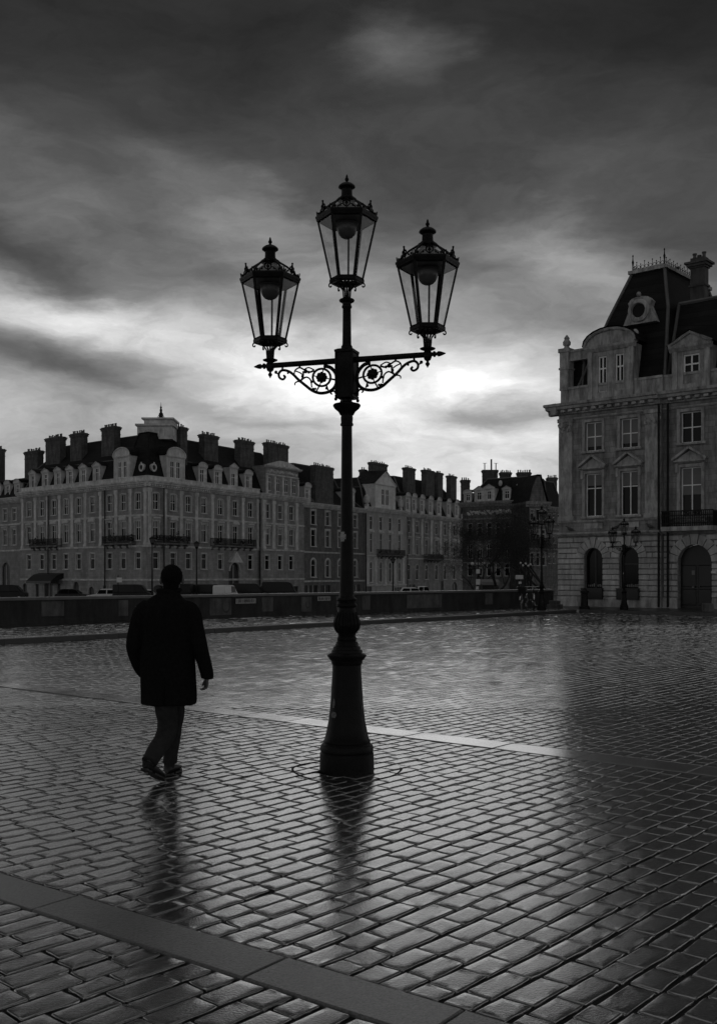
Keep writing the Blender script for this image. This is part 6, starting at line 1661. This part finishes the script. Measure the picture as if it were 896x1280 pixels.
for k in range(4): w = .15 + .012 * k; z = .72 + .08 * k; mb.tube([(.45, -w, z), (.45 + .22 + .01 * k, -w, z), (.45 + .22 + .01 * k, w, z), (.45, w, z)], .012, 5, closed=True)
for a in range(6): mb.tube([(.67, -.15 + .06 * a, .72), (.70, -.18 + .072 * a, .96)], .006, 4)
mb.box(.46, .66, -.13, .13, .74, 1.05); build(mb, 'basket', M['iron_far'], b1)
bicycle(666.5, 45.6, rad(-98), 'second bicycle without a basket, between the first bicycle and the distant lamp')

# ------------------------------------------------------------------ bare trees
def tree(px, D, H, spread, seed, label, z=None, lean=0, wt=.27):
    r = random.Random(seed); x, y, _ = at(px, 0, D); z = gz(D) if z is None else z
    t = thing('bare_tree', label, 'tree', (x, y, z), group='bare trees behind the wall')
    mb = MB(); tips = []
    def grow(p, d, l, rad_, lev):
        pts = [p]; rs = [rad_]; dd = d.copy(); n = 4
        for i in range(n):
            dd = (dd + Vector((r.gauss(0, .13), r.gauss(0, .13), r.gauss(.04, .07)))).normalized(); pts.append(pts[-1] + dd * l / n); rs.append(rad_ * (1 - .42 * (i + 1) / n))
        mb.tube(pts, rs, 8 if lev < 2 else (5 if lev < 4 else 3))
        if lev >= 6: tips.append(pts[-1]); tips.append(pts[2]); return
        k = (3 if lev in (0, 1) else 2) + (r.random() < .45)
        for i in range(k):
            a = r.uniform(0, 2 * PI); s_ = r.uniform(.35, .85); side = Vector((math.cos(a) * 1.1, math.sin(a), 0)); nd = (dd + side * s_ * spread + Vector((0, 0, .08))).normalized()
            grow(pts[-1] if i < 2 else pts[r.choice((2, 3))], nd, l * r.uniform(.62, .84), rs[-1] * r.uniform(.62, .80), lev + 1)
    grow(Vector((0, 0, -.05)), Vector((lean, 0, 1)), H * .30, wt, 0)
    o = build(mb, 'trunk', M['bark'], t, smooth='all', fix=False)
    mb = MB()
    for p in tips:
        for _ in range(8):
            c = p + Vector((r.gauss(0, .22), r.gauss(0, .22), r.gauss(0, .20))); q_ = c + Vector((r.gauss(0, .22), r.gauss(0, .22), r.gauss(.04, .16)))
            s_ = Vector((r.gauss(0, 1), r.gauss(0, 1), r.gauss(0, 1))).normalized() * .012
            mb.add([c - s_, c + s_, q_], [(0, 1, 2)])
            u = Vector((r.gauss(0, 1), r.gauss(0, 1), r.gauss(0, 1))).normalized() * .05; v = Vector((r.gauss(0, 1), r.gauss(0, 1), r.gauss(0, 1))).normalized() * .05
            if r.random() < .5: mb.add([q_, q_ + u, q_ + u + v, q_ + v], [(0, 1, 2, 3)])
    build(mb, 'crown', M['leaf'], t, fix=False)
    print('tree tips', len(tips))
    return t
tree(631.5, 78, 8.8, 1.25, 5, 'large bare tree behind the wall with a thick forked trunk, left of the distant lamp', wt=.27)
tree(597, 92, 8.6, 1.1, 8, 'smaller bare tree farther back, at the right end of the terrace', wt=.2)
tree(689, 84, 9, 1.1, 12, 'bare tree behind the wall against the left edge of the near corner building', wt=.2)
tree(664, 98, 9.6, 1.0, 19, 'bare tree farthest back, behind the lantern of the distant lamp', wt=.2)
